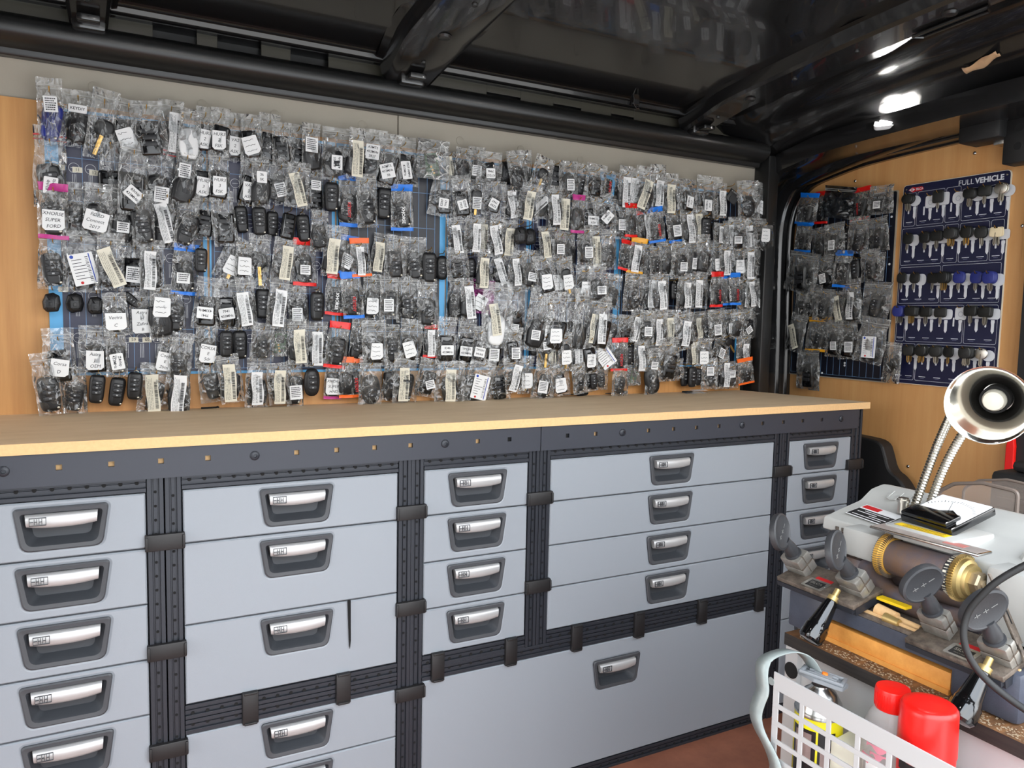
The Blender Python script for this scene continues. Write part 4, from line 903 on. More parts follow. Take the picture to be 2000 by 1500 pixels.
CATALOGUE = """
1 359 1502 40 91 43 2 Z U S^
1 408 1497 20 83 57 0 Z D t:KEYDIY^
1 455 1493 33 100 47 -8 Z B -
1 499 1493 26 93 51 -4 Z R q@25
1 531 1492 40 90 62 5 Z R -
1 580 1500 20 82 48 0 Z D L
1 617 1488 33 85 42 -4 Z W -
1 647 1496 26 70 36 -3 Z R h:HUR3|2|ASK
1 676 1495 40 72 37 -3 Z R h:HUR3|2|FSK
1 707 1493 20 74 40 -1 Z R h:VA2|2|ASK
1 741 1495 33 74 42 0 Z R q@20
1 781 1498 26 78 44 -2 Z R -
1 806 1489 40 72 39 0 Z R -
1 846 1493 20 77 45 1 Z R -
1 873 1489 33 81 41 1 Z D S^
1 932 1491 26 90 62 0 Z H t:A3M05|433MHz@90
1 978 1488 40 84 35 -4 Z D L
1 1022 1494 20 87 65 -3 Z F t:A3MTS|433MHz|3B27^
1 1061 1486 33 90 53 -4 Z R t:A3MTS|433MHz|3B@15
1 1099 1490 26 86 63 3 Z R t:PCF AM46|433MHz@-85
1 1171 1493 40 78 82 -3 A G -
1 1223 1480 20 54 27 6 Z D L
1 1258 1489 33 64 43 -5 Z D -
1 1295 1493 26 64 42 -3 Z D S
1 1326 1486 40 62 61 -1 Z R t:KYDZ|7946@180
1 1386 1492 20 62 48 -4 N H -
1 1398 1489 43 73 49 11 Z D -
1 1428 1494 36 74 42 9 Z D -
1 1483 1485 50 75 57 -16 Z B -
1 1535 1494 30 77 51 -6 N R -
1 1561 1488 43 72 57 2 Z V S
1 1609 1488 36 68 58 -2 Z V -
1 1649 1484 50 67 62 -5 Z R -
1 1702 1483 30 66 83 -5 j R x
1 1751 1485 43 87 42 -2 Z D L
1 1790 1483 36 81 58 -4 Z D L
1 1816 1488 50 96 58 -3 Z V L@-15
1 1875 1505 30 107 48 -1 Z D L
1 1910 1480 43 87 51 1 Z D L
1 1952 1480 36 83 62 3 Z B q
1 1970 1479 50 75 62 3 Z R t:433MHz|PCF@75
1 2071 1492 30 91 82 -3 Z R t:433MHz|PCF@90
1 2102 1480 43 78 49 3 Z R L
1 2153 1494 36 66 78 13 N K -
1 2208 1490 50 84 72 4 Z V -
1 2295 1495 30 83 75 -7 Z C q@-15
2 357 1403 33 111 53 0 Q F t:83chip|433MHz@85
2 464 1411 26 114 37 -1 Z R -
2 507 1398 40 110 52 -3 Z R t:83chip|433MHz@-35
2 557 1403 20 109 62 -5 Q D S
2 609 1400 33 91 39 -6 Z D S^
2 643 1400 26 77 36 -2 Z R h:HUR3|3|ASK
2 672 1402 40 77 40 1 Z R h:HUR3|3|FSK
2 739 1399 20 76 39 -4 Z R h:VA2|3|ASK
2 760 1401 33 81 35 1 Z D t:36|SK^
2 805 1402 26 70 49 -5 Z C S@25
2 842 1398 40 72 50 -3 Z C L@15
2 884 1396 20 73 42 1 Z R S^
2 920 1389 33 69 29 0 N F -
2 960 1385 26 101 45 1 b V x
2 1000 1390 40 93 50 5 Z F -
2 1054 1391 20 77 31 -3 N F -
2 1092 1379 33 96 55 2 b F x
2 1212 1412 26 75 67 -8 Z R t:EZRF|7947@90
2 1244 1413 40 79 45 6 Z R t:EZRF|7953@-80
2 1297 1418 20 75 47 1 Z B S
2 1345 1416 33 67 61 -3 Z R t:EZRF|7947@160
2 1394 1412 26 68 44 8 Z D L
2 1444 1411 50 71 59 -7 Z D L
2 1491 1410 30 59 56 -6 Z D L@-40
2 1524 1411 43 76 44 2 Z D L
2 1557 1406 36 83 39 0 Z D L
2 1592 1401 50 90 45 1 p D -
2 1652 1404 30 76 65 0 Z R t:AZ4|433MHz@180
2 1673 1402 43 63 58 20 Z R t:PCF|433MHz@-150
2 1738 1408 36 90 57 2 Z R S
2 1768 1394 50 82 45 2 r D -
2 1830 1384 30 78 63 12 r D L
2 1857 1390 43 87 57 11 b D x
2 1933 1395 36 87 66 11 b D S
2 1974 1394 50 79 53 8 Z D L
2 2031 1403 30 75 51 0 Z D L@10
2 2054 1396 43 70 58 -3 N F -
2 2096 1390 36 52 49 1 N V -
2 2108 1368 50 47 52 -1 Z D L
2 2159 1379 30 64 47 7 Z D L
2 2185 1383 43 74 72 3 Z R S
2 2232 1382 36 70 44 7 Z R L
2 2285 1384 50 70 75 1 Z V q^
3 361 1309 40 95 54 -1 p F h:XHORSE|SUPER|FORD
3 397 1310 20 82 44 1 Z F -
3 440 1314 33 83 50 -4 Z F h:FORD|Connect|2017@-10
3 488 1312 26 92 46 -6 Z D S
3 520 1310 40 89 40 1 Z F -
3 569 1316 20 94 48 -5 Z F L@18
3 611 1308 33 86 42 -6 Z F -
3 641 1314 26 72 33 2 Z R -
3 677 1314 40 83 46 6 Z R -
3 717 1319 20 61 40 6 N F -
3 755 1319 33 65 39 3 N F -
3 787 1312 26 57 34 0 N F -
3 824 1308 40 60 40 -9 N R -
3 854 1311 20 64 40 5 N F -
3 893 1303 33 72 38 -2 Z D -
3 1239 1311 26 68 45 7 Z D L
3 1287 1317 40 68 53 -1 Z D L
3 1320 1320 20 69 31 -1 Z D L
3 1354 1319 33 75 45 -8 Z D L@20
3 1389 1314 26 68 54 5 Z D L@-8
3 1415 1322 50 49 41 1 N H -
3 1451 1322 30 47 43 4 N H -
3 1492 1311 43 67 38 6 Z D L
3 1524 1312 36 59 41 2 Z R q
3 1536 1298 50 50 34 2 Z D S
3 1577 1307 30 78 37 4 Z D -
3 1622 1314 43 76 51 4 Z F S
3 1661 1312 36 81 41 1 Z D L
3 1694 1307 50 79 47 2 Z V -
3 1775 1294 30 76 49 -9 r F -
3 1805 1294 43 83 52 -6 y D L
3 1842 1287 36 78 41 0 Z D -
3 1860 1280 50 62 41 3 Z V -
3 1917 1297 30 74 72 3 Z D -
3 1959 1296 43 82 63 3 Z F S
3 2021 1311 36 86 64 -2 Z F S
3 2039 1314 50 85 44 5 Z D -
3 2113 1307 30 77 67 6 Z R q
3 2133 1299 43 71 46 6 Z D L
3 2197 1301 36 73 66 3 Z R q
3 2231 1299 50 78 48 1 Z R L
3 2318 1308 30 72 76 -5 Z R q@-10
4 357 1209 33 83 47 -1 Z F -
4 407 1216 26 93 63 0 Z D C@15
4 460 1210 40 84 49 -2 Z D L@25
4 506 1206 20 79 39 -4 Z R S
4 538 1204 33 77 47 0 Z R L
4 605 1206 26 95 54 -3 b F S
4 634 1219 40 53 25 -1 N F -
4 722 1226 20 78 59 -26 Z B q
4 725 1220 33 60 35 -4 Z R q
4 759 1231 26 88 46 -2 Z B -
4 812 1232 40 73 47 -5 Z D L
4 859 1236 20 95 55 -1 r F S
4 931 1260 33 85 50 -6 Z D L
4 964 1251 26 80 45 -7 b D S@-20
4 985 1240 40 73 50 6 o R L
4 1048 1255 20 68 41 -7 Z D L
4 1083 1256 33 84 54 -5 Z F -
4 1126 1256 26 84 65 1 Z F -
4 1163 1241 40 77 37 1 N F -
4 1206 1236 20 62 45 1 N V -
4 1242 1236 33 60 55 4 Z R -
4 1284 1235 26 52 42 1 N V -
4 1314 1232 40 73 35 -1 Z D L
4 1374 1237 20 67 53 -3 Z D L@20
4 1414 1235 43 67 49 -3 Z D L@12
4 1457 1244 36 81 50 -7 Z F S
4 1484 1230 50 81 54 11 Z R q
4 1536 1234 30 84 44 4 Z R q
4 1556 1228 43 79 47 11 Z B q
4 1630 1209 36 68 57 4 Z R q
4 1658 1210 50 75 55 7 Z D S
4 1730 1189 30 72 54 -5 Z D -
4 1797 1195 43 92 71 -1 W F -
4 1865 1198 36 76 48 -2 Z D L
4 1879 1198 50 81 61 0 Z D L@8
4 1950 1199 30 52 50 1 N F -
4 1980 1200 43 78 50 0 Z D L@5
4 2009 1204 36 70 34 0 Z D -
4 2031 1205 50 78 54 1 Z R L
4 2083 1208 30 59 52 13 N F -
4 2106 1216 43 93 49 3 r F x
4 2152 1213 36 83 43 6 b D x
4 2171 1211 50 80 43 3 b D x
4 2224 1205 30 76 74 18 Z D L@-25
4 2247 1209 43 74 48 6 Z D L
4 2296 1197 36 83 68 1 Z C S@30
5 354 1114 40 41 43 -3 N H -
5 392 1115 20 42 37 1 N H -
5 432 1109 33 39 29 -4 N H -
5 478 1114 26 40 42 49 N F -
5 464 1097 40 65 44 3 Z F h:Vectra|C
5 516 1097 20 63 43 0 Z F h:Astra|H|Zafira|B
5 552 1116 33 91 40 -1 Z D q^
5 579 1110 26 74 37 2 Z F -
5 648 1130 40 81 47 -7 Z R t:7941|433MHz@180
5 688 1132 20 84 52 -2 Z R t:7941|433MHz@10
5 725 1131 33 82 39 4 Z F L@8
5 766 1137 26 69 34 -2 N F -
5 798 1134 40 82 42 -5 Z F L@-5
5 842 1128 20 76 43 4 Z F S
5 887 1134 33 69 40 -2 N F -
5 936 1161 26 87 53 -4 r F x
5 964 1156 40 89 52 4 b F x
5 1024 1155 20 81 45 -1 Z F q
5 1062 1156 33 78 44 1 Z F S
5 1110 1152 26 81 56 3 Z F -
5 1158 1144 40 86 50 4 Z F -
5 1248 1160 20 82 41 -4 Z D -
5 1270 1159 33 80 30 4 Z D L
5 1313 1157 26 70 78 -5 m R q@-25
5 1356 1145 40 130 82 -1 Z W L@10
5 1420 1148 30 124 64 -3 Z R S
5 1480 1130 43 124 51 -6 Z D S
5 1506 1113 36 102 39 2 Z R q
5 1531 1118 50 115 47 -2 Z R q
5 1594 1127 30 125 48 -3 Z D -
5 1615 1127 43 125 40 -2 Z D -
5 1662 1115 36 113 47 -6 Z D L
5 1685 1111 50 106 44 -4 Z R L
5 1740 1081 30 59 48 -13 Z V -
5 1768 1082 43 60 49 -1 Z R -
5 1810 1090 36 68 40 -5 Z D L@-10
5 1840 1093 50 68 47 -3 Z F S
5 1875 1086 30 74 42 -2 Z F -
5 1890 1086 43 74 55 3 Z R L
5 1938 1090 36 78 59 -2 Z D L
5 1970 1088 50 85 60 12 Z D L@-20
5 2055 1092 30 59 90 6 Z C L
5 2109 1104 43 72 64 6 Z F S
5 2165 1105 36 68 62 6 Z R S
5 2188 1100 50 65 47 3 Z D -
5 2244 1107 30 76 68 21 Z R S@15
6 361 1014 33 82 54 3 Z R h:Corsa|D@-12
6 430 1022 26 73 62 -2 Z R h:Astra|J|OEM
6 466 1020 40 73 37 1 Z F t:Z4chip|433MHz@-85
6 567 1009 20 62 34 -10 Z D h:Corsa|E|2btn
6 594 1007 33 79 44 -7 Z F -
6 646 1039 26 78 46 -2 Z F h:CORSA|E|5dr@-5
6 684 1041 40 60 27 -1 N F -
6 714 1041 20 65 39 2 N F -
6 764 1040 33 65 49 -2 Z F -
6 802 1043 26 66 37 0 A G -
6 838 1043 40 74 41 1 Z D L
6 889 1038 20 76 48 -1 Z D L
6 939 1044 33 96 51 -6 r F -
6 989 1048 26 75 36 -4 Z F -
6 1022 1049 40 85 60 2 Z R q
6 1075 1041 20 77 32 -1 Z F -
6 1122 1048 33 78 56 -6 Z R q@20
6 1175 1045 26 73 38 -3 r D L
6 1214 1052 40 85 49 -2 Z R t:ID46|433MHz
6 1279 1048 20 85 47 -3 Z R t:TP53H|433MHz
6 1310 1035 33 70 33 -3 Z R t:TP53H|HU66@-8
6 1356 1035 26 80 46 -2 Z R S
6 1400 1032 50 69 47 -1 Z R S
6 1479 1025 30 45 48 -8 N V -
6 1499 1026 43 78 52 5 Z B S^
6 1532 1019 36 63 34 -6 Z D L
6 1560 1024 50 79 42 2 Z B q
6 1610 1026 30 83 33 2 Z D L
6 1646 1020 43 83 47 2 Z R q
6 1689 1020 36 76 65 11 Z R C@25
6 1744 1014 50 82 52 2 r F x
6 1792 1009 30 56 41 -1 N F -
6 1824 1007 43 69 41 2 Z D L
6 1873 1009 36 41 58 3 Z R -
6 1921 1005 50 93 72 3 Z R -
6 2038 1018 30 64 52 3 Z D L
6 2065 1010 43 61 52 0 Z R q
6 2149 1018 36 56 64 -23 Z R S
6 2145 1032 50 56 58 39 N B -
6 2242 1027 30 94 56 1 Z F L
7 336 962 40 89 45 8 Z F -
7 389 944 20 75 41 -1 Z F -
7 432 947 33 61 31 -6 N F -
7 471 940 26 62 34 -9 N F -
7 502 952 40 60 32 -5 N F -
7 542 942 20 76 62 -5 Z F L@5
7 588 944 33 84 39 -2 Z D L@-5
7 649 957 26 72 48 6 Z F -
7 686 965 40 80 47 7 Z D L@-5
7 754 950 20 81 49 -2 Z D L
7 794 949 33 74 46 5 Z R L@-8
7 835 952 26 83 34 1 Z F S
7 872 956 40 67 40 0 N V -
7 930 954 20 81 42 -3 p F h:XHORSE|SUPER|HND
7 956 956 33 79 26 0 o D -
7 976 958 26 82 51 3 o F x
7 1014 956 40 90 53 0 Z V -
7 1077 962 20 86 38 -7 Z F -
7 1106 959 33 92 60 0 Z F L
7 1176 956 26 74 56 -10 Z R S@20
7 1226 950 40 84 73 -3 Z D L
7 1275 948 20 82 31 1 Z R -
7 1321 951 33 92 71 -12 Z R C
7 1373 944 26 81 64 -1 Z R -
7 1399 956 50 68 54 8 Z D L@-20
7 1452 956 30 73 43 -1 Z B q
7 1507 946 43 79 64 -8 Z F S
7 1550 942 36 69 58 6 Z R q
7 1606 943 50 65 46 9 Z F -
7 1644 936 30 57 47 13 Z F -
7 1660 932 43 47 36 5 N F -
7 1692 941 36 56 42 2 Z F -
7 1750 932 50 63 49 -1 Z V -
7 1811 938 30 51 47 2 A G -
7 1870 969 43 100 42 -1 Z V S^
7 1928 947 36 40 40 -12 Z F -
7 1953 953 50 42 43 7 Z D -
7 2004 946 30 61 41 0 N F -
7 2023 947 43 64 38 0 N F -
7 2054 941 36 54 35 -1 N F -
7 2083 952 50 70 53 3 Z V S^
7 2140 945 30 68 33 3 Z D -
7 2149 954 43 71 36 3 Z D L
7 2190 939 36 61 44 3 Z R S^
7 2230 950 50 67 60 10 o F -
11 -353 1488 50 87 85 -9 b V -
11 -315 1490 30 89 67 -3 r F -
11 -239 1491 43 81 114 -11 d D -
11 -168 1482 36 85 80 2 r F x
11 -89 1476 50 71 82 -1 W R S
12 -371 1393 43 79 78 -7 b F -
12 -314 1370 36 66 59 4 Z V -
12 -248 1376 50 71 71 4 Z F S
12 -212 1385 30 70 48 4 N F -
12 -164 1385 43 79 67 -1 Z F -
12 -103 1385 36 78 70 4 Z F -
13 -360 1294 50 99 117 -10 Z R -
13 -298 1280 30 79 81 9 Z R S
13 -211 1286 43 93 63 -5 b C -
13 -175 1284 36 63 54 4 N F -
13 -114 1285 50 68 64 4 Z F -
13 -93 1279 30 61 38 -2 Z F -
14 -365 1172 43 68 54 -3 Z F -
14 -332 1184 36 80 69 -7 Z F -
14 -270 1176 50 78 73 -7 Z F -
14 -233 1170 30 77 56 4 Z D L@15
14 -178 1192 43 99 68 4 Z D L@-5
14 -90 1190 36 84 90 -5 Z F -
15 -370 1085 50 90 71 -12 Z D L@30
15 -299 1080 30 92 90 -1 y F -
15 -232 1069 43 83 64 -1 Z R S
15 -188 1070 36 88 68 4 Z R S
15 -86 1072 50 97 90 -8 Z D C@10
16 -329 975 43 99 99 -1 Z R -
"""
# ------------------------------------------------------------------ key display boards on the left wall
mat('board_grey', (62, 60, 74), .35)
film_mat('film_clear', (.97, .975, .98), .03, crease=.28)
film_mat('film_rough', (.95, .955, .96), .08, gloss=.09, crease=.28)
film_mat('film_silver', (.75, .76, .78), .28, (.85, .85, .82), .06, crease=.8)
film_mat('film_magenta', (.85, .35, .75), .35, (.75, .12, .50))
film_mat('film_print', (.42, .46, .5), .35, (.05, .055, .065))
for n_, c in [('end_red', (232, 30, 26)), ('end_blue', (20, 120, 226)), ('end_orange', (250, 106, 30)), ('end_pink', (196, 60, 140)), ('end_yellow', (240, 170, 30)), ('zip_red', (190, 30, 36))]: mat(n_, c, .35)
mat('zip_white', (224, 224, 220), .35, alpha=.32)
mat('fob_black', (24, 24, 26), .38, bump=.12, bscale=600)
mat('fob_gloss', (14, 14, 16), .14, coat=.4)
mat('fob_button', (38, 39, 42), .5)
mat('fob_blue', (28, 42, 128), .3)
mat('icon_grey', (168, 170, 172), .5)
mat('pcb_green', (40, 104, 46), .4, var=.3, vscale=60)
mat('blade_nickel', (186, 180, 166), .35, 1.)
mat('blade_brass', (204, 166, 96), .35, 1.)
HOOKPTS = []
ROWS = [ln.split(' ', 9) for ln in CATALOGUE.strip().split('\n')]
ROWS = [[int(v) for v in r[:7]]+r[7:] for r in ROWS]
def board_print(b, x0, x1, z0, z1, y, seed, cell=(.030, .078), light=1, numbers=None, circ=True):
    rg = random.Random(seed); nx = max(1, round((x1-x0)/cell[0])); nz = max(1, round((z1-z0)/cell[1])); dx = (x1-x0)/nx; dz = (z1-z0)/nz; t = .0005
    for i in range(nx+1): b.box((x0+i*dx-t, y-.0003, z0), (x0+i*dx+t, y, z1), light)
    for j in range(nz+1): b.box((x0, y-.0003, z0+j*dz-t), (x1, y, z0+j*dz+t), light)
    for j in range(nz):
        for i in range(nx):
            cx = x0+(i+.5)*dx; cz = z0+(j+1)*dz-.020
            if circ:
                n = 16
                for r0, r1 in ((.0095, .0102),):
                    vs = [(cx+r*cos(2*pi*k/n), y-.0003, cz+r*sin(2*pi*k/n)) for r in (r0, r1) for k in range(n)]
                    b.add(vs, [(k, (k+1) % n, n+(k+1) % n, n+k) for k in range(n)], 2)
                for q in (-.003, .0, .003): b.box((cx+q-.0004, y-.0003, cz-.042), (cx+q+.0004, y, cz-.012), 2)
                b.box((cx-.006, y-.0003, cz-.0004), (cx+.006, y, cz+.0004), 2)
BD = [(.346, .650, 'navy', 1), (.655, .936, 'navy', 2), (.940, 1.221, 'navy_dark', 3), (1.225, 1.465, 'navy', 2), (1.468, 1.764, 'navy', 2), (1.768, 2.235, 'navy_dark', 3)]
YB = W-.004
boards = []
nm = ['first', 'second', 'third', 'fourth', 'fifth', 'sixth']
for i, (x0, x1, c, st) in enumerate(BD):
    t = thing('key_display_board', ((x0+x1)/2, W-.002, .938), 'dark blue bordered key display board behind the bags, %s from the left' % nm[i], 'display board', 'key display boards on the left wall')
    b = MB(); b.box((x0, YB, .938), (x1, W, 1.480), 3 if st < 3 or True else 0)
    b.box((x0+(.024 if st == 1 else .004), YB-.0004, .944), (x1-(.016 if i in (2, 4) else .008), YB, 1.474), 0)
    board_print(b, x0+(.036 if st == 1 else .010), x1-.030, .950, 1.470, YB-.0004, i, light=1, circ=st < 3, cell=(.030, .0865) if st < 3 else (.021, .0865))
    b.build('panel', [c if st < 3 else 'navy_dark', 'line_blue', 'white_print', 'sky_blue'], t)
    boards.append((t, x0, x1))
    if i == 0:
        for (x, z, s_) in [(.372, 1.362, '10'), (.403, 1.360, '11'), (.433, 1.357, '12'), (.500, 1.013, '59'), (.526, 1.013, '60'), (.372, 1.116, '37')]:
            q = MB(); q.prism(rrect(x-.009, x+.009, z-.0055, z+.0055, .001), YB-.0006, YB-.0011); q.text(s_, .009, 1, TR(x, YB-.0013, z)); q.build('number_sticker', ['paper_cream', 'ink'], t)
    if i == 1:
        for (x, z, s_) in [(.77, 1.175, '45'), (.745, 1.09, '43'), (.79, 1.02, '44')]:
            q = MB(); q.prism(rrect(x-.009, x+.009, z-.0055, z+.0055, .001), YB-.0006, YB-.0011); q.text(s_, .009, 1, TR(x, YB-.0013, z)); q.build('number_sticker', ['paper_cream', 'ink'], t)
def hook_mesh(L):
    b = MB(); b.tube([(0, .0, 0), (0, -L*.9, -.0006), (0, -L-.004, .0022), (0, -L-.0062, .0056)], .0011, 6); return b
HM = {}
def hook(par, x, y, z, L, rz=0):
    k = round(L, 3)
    if k not in HM:
        o = hook_mesh(k).build('hook', 'gold_pin', par, org=(0, 0, 0)); HM[k] = o.data
    else:
        o = bpy.data.objects.new('hook', HM[k]); COL.objects.link(o); o.parent = par
    pw = WLOC[par.name]; o.location = (x-pw[0], y-pw[1], z-pw[2]); o.rotation_euler = (0, 0, rz); return o

# ------------------------------------------------------------------ bags
def film_variant(name, seed, K):
    """unit bag: width 1 (x), thickness 1 (y), hook point at z=0, bottom at z=-1, flap above the hook"""
    rg = random.Random(seed); nx, nz = 9, 14; top = .14+.12*rg.random()
    vs = []; fs = []; ms = []; off = Vector((rg.random()*50, rg.random()*50, rg.random()*50))
    lean = rg.uniform(-.06, .06)
    def P(i, j, side):
        u = i/nx; z = top-(1+top)*j/nz
        th = (sin(pi*u)**.6)*(.04+.96*(max(0, sin(pi*min(1, max(0, (.06-z)/1.06))))**.55))
        nn = noise.noise(Vector((u*3.1, z*3.4, side*7.))+off)*.34+noise.noise(Vector((u*7.5, z*7., side*3.))+off)*.16
        x = (u-.5)*(1-.10*max(0, .25-abs(z+.02))/.25*(.4+rg_n[j]))+.035*noise.noise(Vector((z*3, side*0, 5))+off)+lean*(-z)
        zz = z+.02*noise.noise(Vector((u*3, z*2, 9))+off)*(1 if 0 < j < nz else .6)
        return (x, side*(th*.5+.03)+nn*(.45+.4*th)*(.4 if j in (0, nz) else 1), zz)
    rg_n = [rg.random()*.8 for _ in range(nz+1)]
    for side in (-1, 1):
        for j in range(nz+1):
            for i in range(nx+1): vs.append(P(i, j, side))
    n1 = (nx+1)*(nz+1)
    end = {'r': 1, 'b': 1, 'o': 1, 'p': 1, 'y': 1}.get(K, 0)
    for side in (0, 1):
        for j in range(nz):
            for i in range(nx):
                a = side*n1+j*(nx+1)+i; f = (a, a+nx+1, a+nx+2, a+1)
                fs.append(f if side == 0 else tuple(reversed(f)))
                m = 0
                if end and (j <= 1 or j >= nz-1): m = 1
                ms.append(m)
    for j in range(nz):
        for i in (0, nx):
            a = j*(nx+1)+i; fs.append((a, a+nx+1, a+nx+1+n1, a+n1)); ms.append(1 if end and (j <= 1 or j >= nz-1) else 0)
    for i in range(nx):
        a = nz*(nx+1)+i; fs.append((a, a+1, a+1+n1, a+n1)); ms.append(1 if end else 0)
    if not end and K != 'A':        # press-seal lines
        for zr, m, h in ((top*.42, 1, .012), (top*.15, 1, .008)):
            o = len(vs)
            for i in range(nx+1):
                p = P(i, 1, -1); q = P(i, 0, -1); u = (top-zr)/((1+top)/nz); u = min(2, u)
                z = zr+.01*noise.noise(Vector((i*.4, 3, 1))+off); x = p[0]
                y = min(p[1], q[1])-.10
                vs += [(x, y, z-h), (x, y, z+h)]
            for i in range(nx): fs.append((o+2*i, o+2*i+2, o+2*i+3, o+2*i+1)); ms.append(m)
    b = MB(); b.v = vs; b.f = fs; b.m = ms; b.s = [True]*len(fs)
    film = {'A': 'film_silver', 'm': 'film_magenta', 'd': 'film_print'}.get(K, 'film_clear' if seed % 3 else 'film_rough')
    sec = {'r': 'end_red', 'b': 'end_blue', 'o': 'end_orange', 'p': 'end_pink', 'y': 'end_yellow', 'Q': 'zip_red'}.get(K, 'zip_white')
    me = bpy.data.meshes.new(name); me.from_pydata(vs, [], fs); me.materials.append(MATS[film]); me.materials.append(MATS[sec])
    me.polygons.foreach_set('material_index', ms); me.polygons.foreach_set('use_smooth', [True]*len(fs)); me.update(); return me
FILM = {}
def film(K, k):
    nv = 9 if K == 'Z' else 2; key = (K, k % nv)
    if key not in FILM: FILM[key] = film_variant('bag', hash_(K)+key[1], K)
    return FILM[key]
def hash_(s): return sum(ord(c)*(i+3) for i, c in enumerate(s))
# ---- fobs: unit length 1 along z, centred
def superell(w, h, e, n=28, taper=0.):
    out = []
    for i in range(n):
        a = 2*pi*i/n; c, s_ = cos(a), sin(a); z = h*abs(s_)**(2/e)*(1 if s_ > 0 else -1); x = w*abs(c)**(2/e)*(1 if c > 0 else -1); out.append((x*(1+taper*z/h), z))
    return out
def pillow(b, pl, t, m=0, r=.35, T=None):
    """rounded slab from an outline"""
    k = t*r; rings = [(inset(pl, k*1.5), -t/2), (inset(pl, k*.5), -t/2+k*.4), (pl, -t/2+k*1.3), (pl, t/2-k*1.3), (inset(pl, k*.5), t/2-k*.4), (inset(pl, k*1.5), t/2)]
    n = len(pl); vs = [(x, y, z) for p, y in rings for x, z in p]; fs = []
    for j in range(5): fs += [(j*n+i, j*n+(i+1) % n, (j+1)*n+(i+1) % n, (j+1)*n+i) for i in range(n)]
    o = len(b.v); b.add(vs, fs, m, T, True); b.f += [tuple(o+i for i in reversed(range(n))), tuple(o+5*n+i for i in range(n))]; b.m += [m, m]; b.s += [False, False]
def fob_parts(F):
    """returns body MB + mats, list of button MB, aspect, thickness"""
    b = MB(); bt = []; M_ = ['fob_black', 'fob_button', 'icon_grey', 'blade_nickel']
    if F in 'FU':
        pl = superell(.245, .5, 4.5, taper=.06); pillow(b, pl, .20); pillow(b, superell(.19, .33, 5), .215, 0 if F == 'F' else 0, T=TR(0, 0, .03))
        b.lathe([(.035, 0), (.035, .02), (.028, .026), (0, .027)], 14, 3, TR(.15, -.095, -.40, 90)); b.tube([(-.05, 0, .47), (-.05, -.02, .54), (.02, -.02, .56), (.08, 0, .53), (.08, .0, .47)], .018, 6, 3)
        for k, z in enumerate((.22, .05, -.12)):
            q = MB(); pillow(q, superell(.155, .072, 4), .05, 0, T=TR(0, -.102, z)); q.box((-.03, -.1295, z-.022), (.03, -.1275, z+.022), 1); bt.append(q)
        if F == 'U': M_[0] = 'fob_blue'; bt = []
        w, t = .5, .24
    elif F == 'V':
        pillow(b, superell(.285, .5, 2.6), .22, r=.45); pillow(b, superell(.205, .36, 2.6), .24, 0)
        for k, z in enumerate((.19, .0, -.19)):
            q = MB(); pillow(q, superell(.15, .075, 3), .04, 0, T=TR(0, -.118, z)); q.box((-.03, -.1395, z-.02), (.03, -.1375, z+.02), 1); bt.append(q)
        w, t = .57, .26
    elif F == 'R':
        pillow(b, superell(.27, .5, 8), .18, r=.3); pillow(b, superell(.215, .40, 8), .195, 0)
        for k, z in enumerate((.2, .02, -.16)):
            q = MB(); q.box((-.03, -.1, z-.02), (.03, -.0985, z+.02), 1); pillow(q, superell(.17, .07, 6), .03, 0, T=TR(0, -.088, z)); bt.append(q)
        M_[0] = 'fob_gloss'; w, t = .54, .2
    elif F in 'CK':
        if F == 'C': pillow(b, superell(.33, .5, 9), .10)
        else:
            pillow(b, [(0, .5), (.5, 0), (0, -.5), (-.5, 0)], .10)
            b.lathe([(.24, 0), (.23, .03), (0, .032)], 24, 1, TR(-.06, -.05, -.14, 90))
            for i in range(3): b.box((.20-.06*i, -.054, .10+.05*i), (.225-.06*i, -.050, .20+.05*i), 2)
            b.lathe([(.03, 0), (.03, .003), (0, .003)], 12, 2, TR(0, -.05, .33, 90))
        w, t = (.66, .12) if F == 'C' else (1., .12)
    elif F == 'B':
        pillow(b, superell(.235, .23, 2.5), .14, T=TR(0, 0, .25)); b.box((-.045, -.03, -.5), (.045, .03, .06), 3)
        b.prism([(-.05, -.38), (.05, -.38), (.0, -.5)], -.02, .02, 3); b.box((-.012, -.034, -.45), (.012, .034, .05), 4)
        M_ += ['blade_brass']; M_[3] = 'blade_brass'; w, t = .48, .16
    elif F == 'H':
        pl = rpoly([(-.36, -.34), (-.18, -.5), (.30, -.42), (.40, -.05), (.33, .36), (.05, .5), (-.30, .40), (-.42, .0)], .10, 3); pillow(b, pl, .34)
        b.box((-.22, -.21, -.26), (.16, -.16, .12), 1, bev=.02); b.box((-.10, -.235, -.18), (.06, -.2, .0), 0, bev=.015); w, t = .8, .4
    elif F == 'G':
        b.box((-.30, -.02, -.5), (.30, .02, .5), 1); M_[1] = 'pcb_green'; pillow(b, superell(.20, .2, 6), .14, 0, T=TR(0, .0, .22))
        for i in range(3): b.lathe([(.05, 0), (.05, .03), (.03, .032), (.03, .01), (0, .01)], 12, 4, TR(-.05+.05*i, -.02, -.1-.14*i, 90))
        b.box((.08, -.05, -.42), (.24, -.02, -.25), 0); M_ += ['blade_brass']; w, t = .6, .14
    elif F == 'W':
        pillow(b, superell(.30, .5, 3), .14, 4); M_ += ['paper']; w, t = .6, .16
    else:
        rg = random.Random(5); pl = rpoly([(-.27, -.42), (-.1, -.5), (.22, -.46), (.30, -.1), (.25, .38), (.02, .5), (-.22, .44), (-.30, .05)], .10, 4); pillow(b, pl, .20)
        pillow(b, superell(.17, .3, 3), .23, 1, T=TR(.02, 0, .03)); w, t = .58, .25
    return b, M_, bt, w, t
FOB = {}
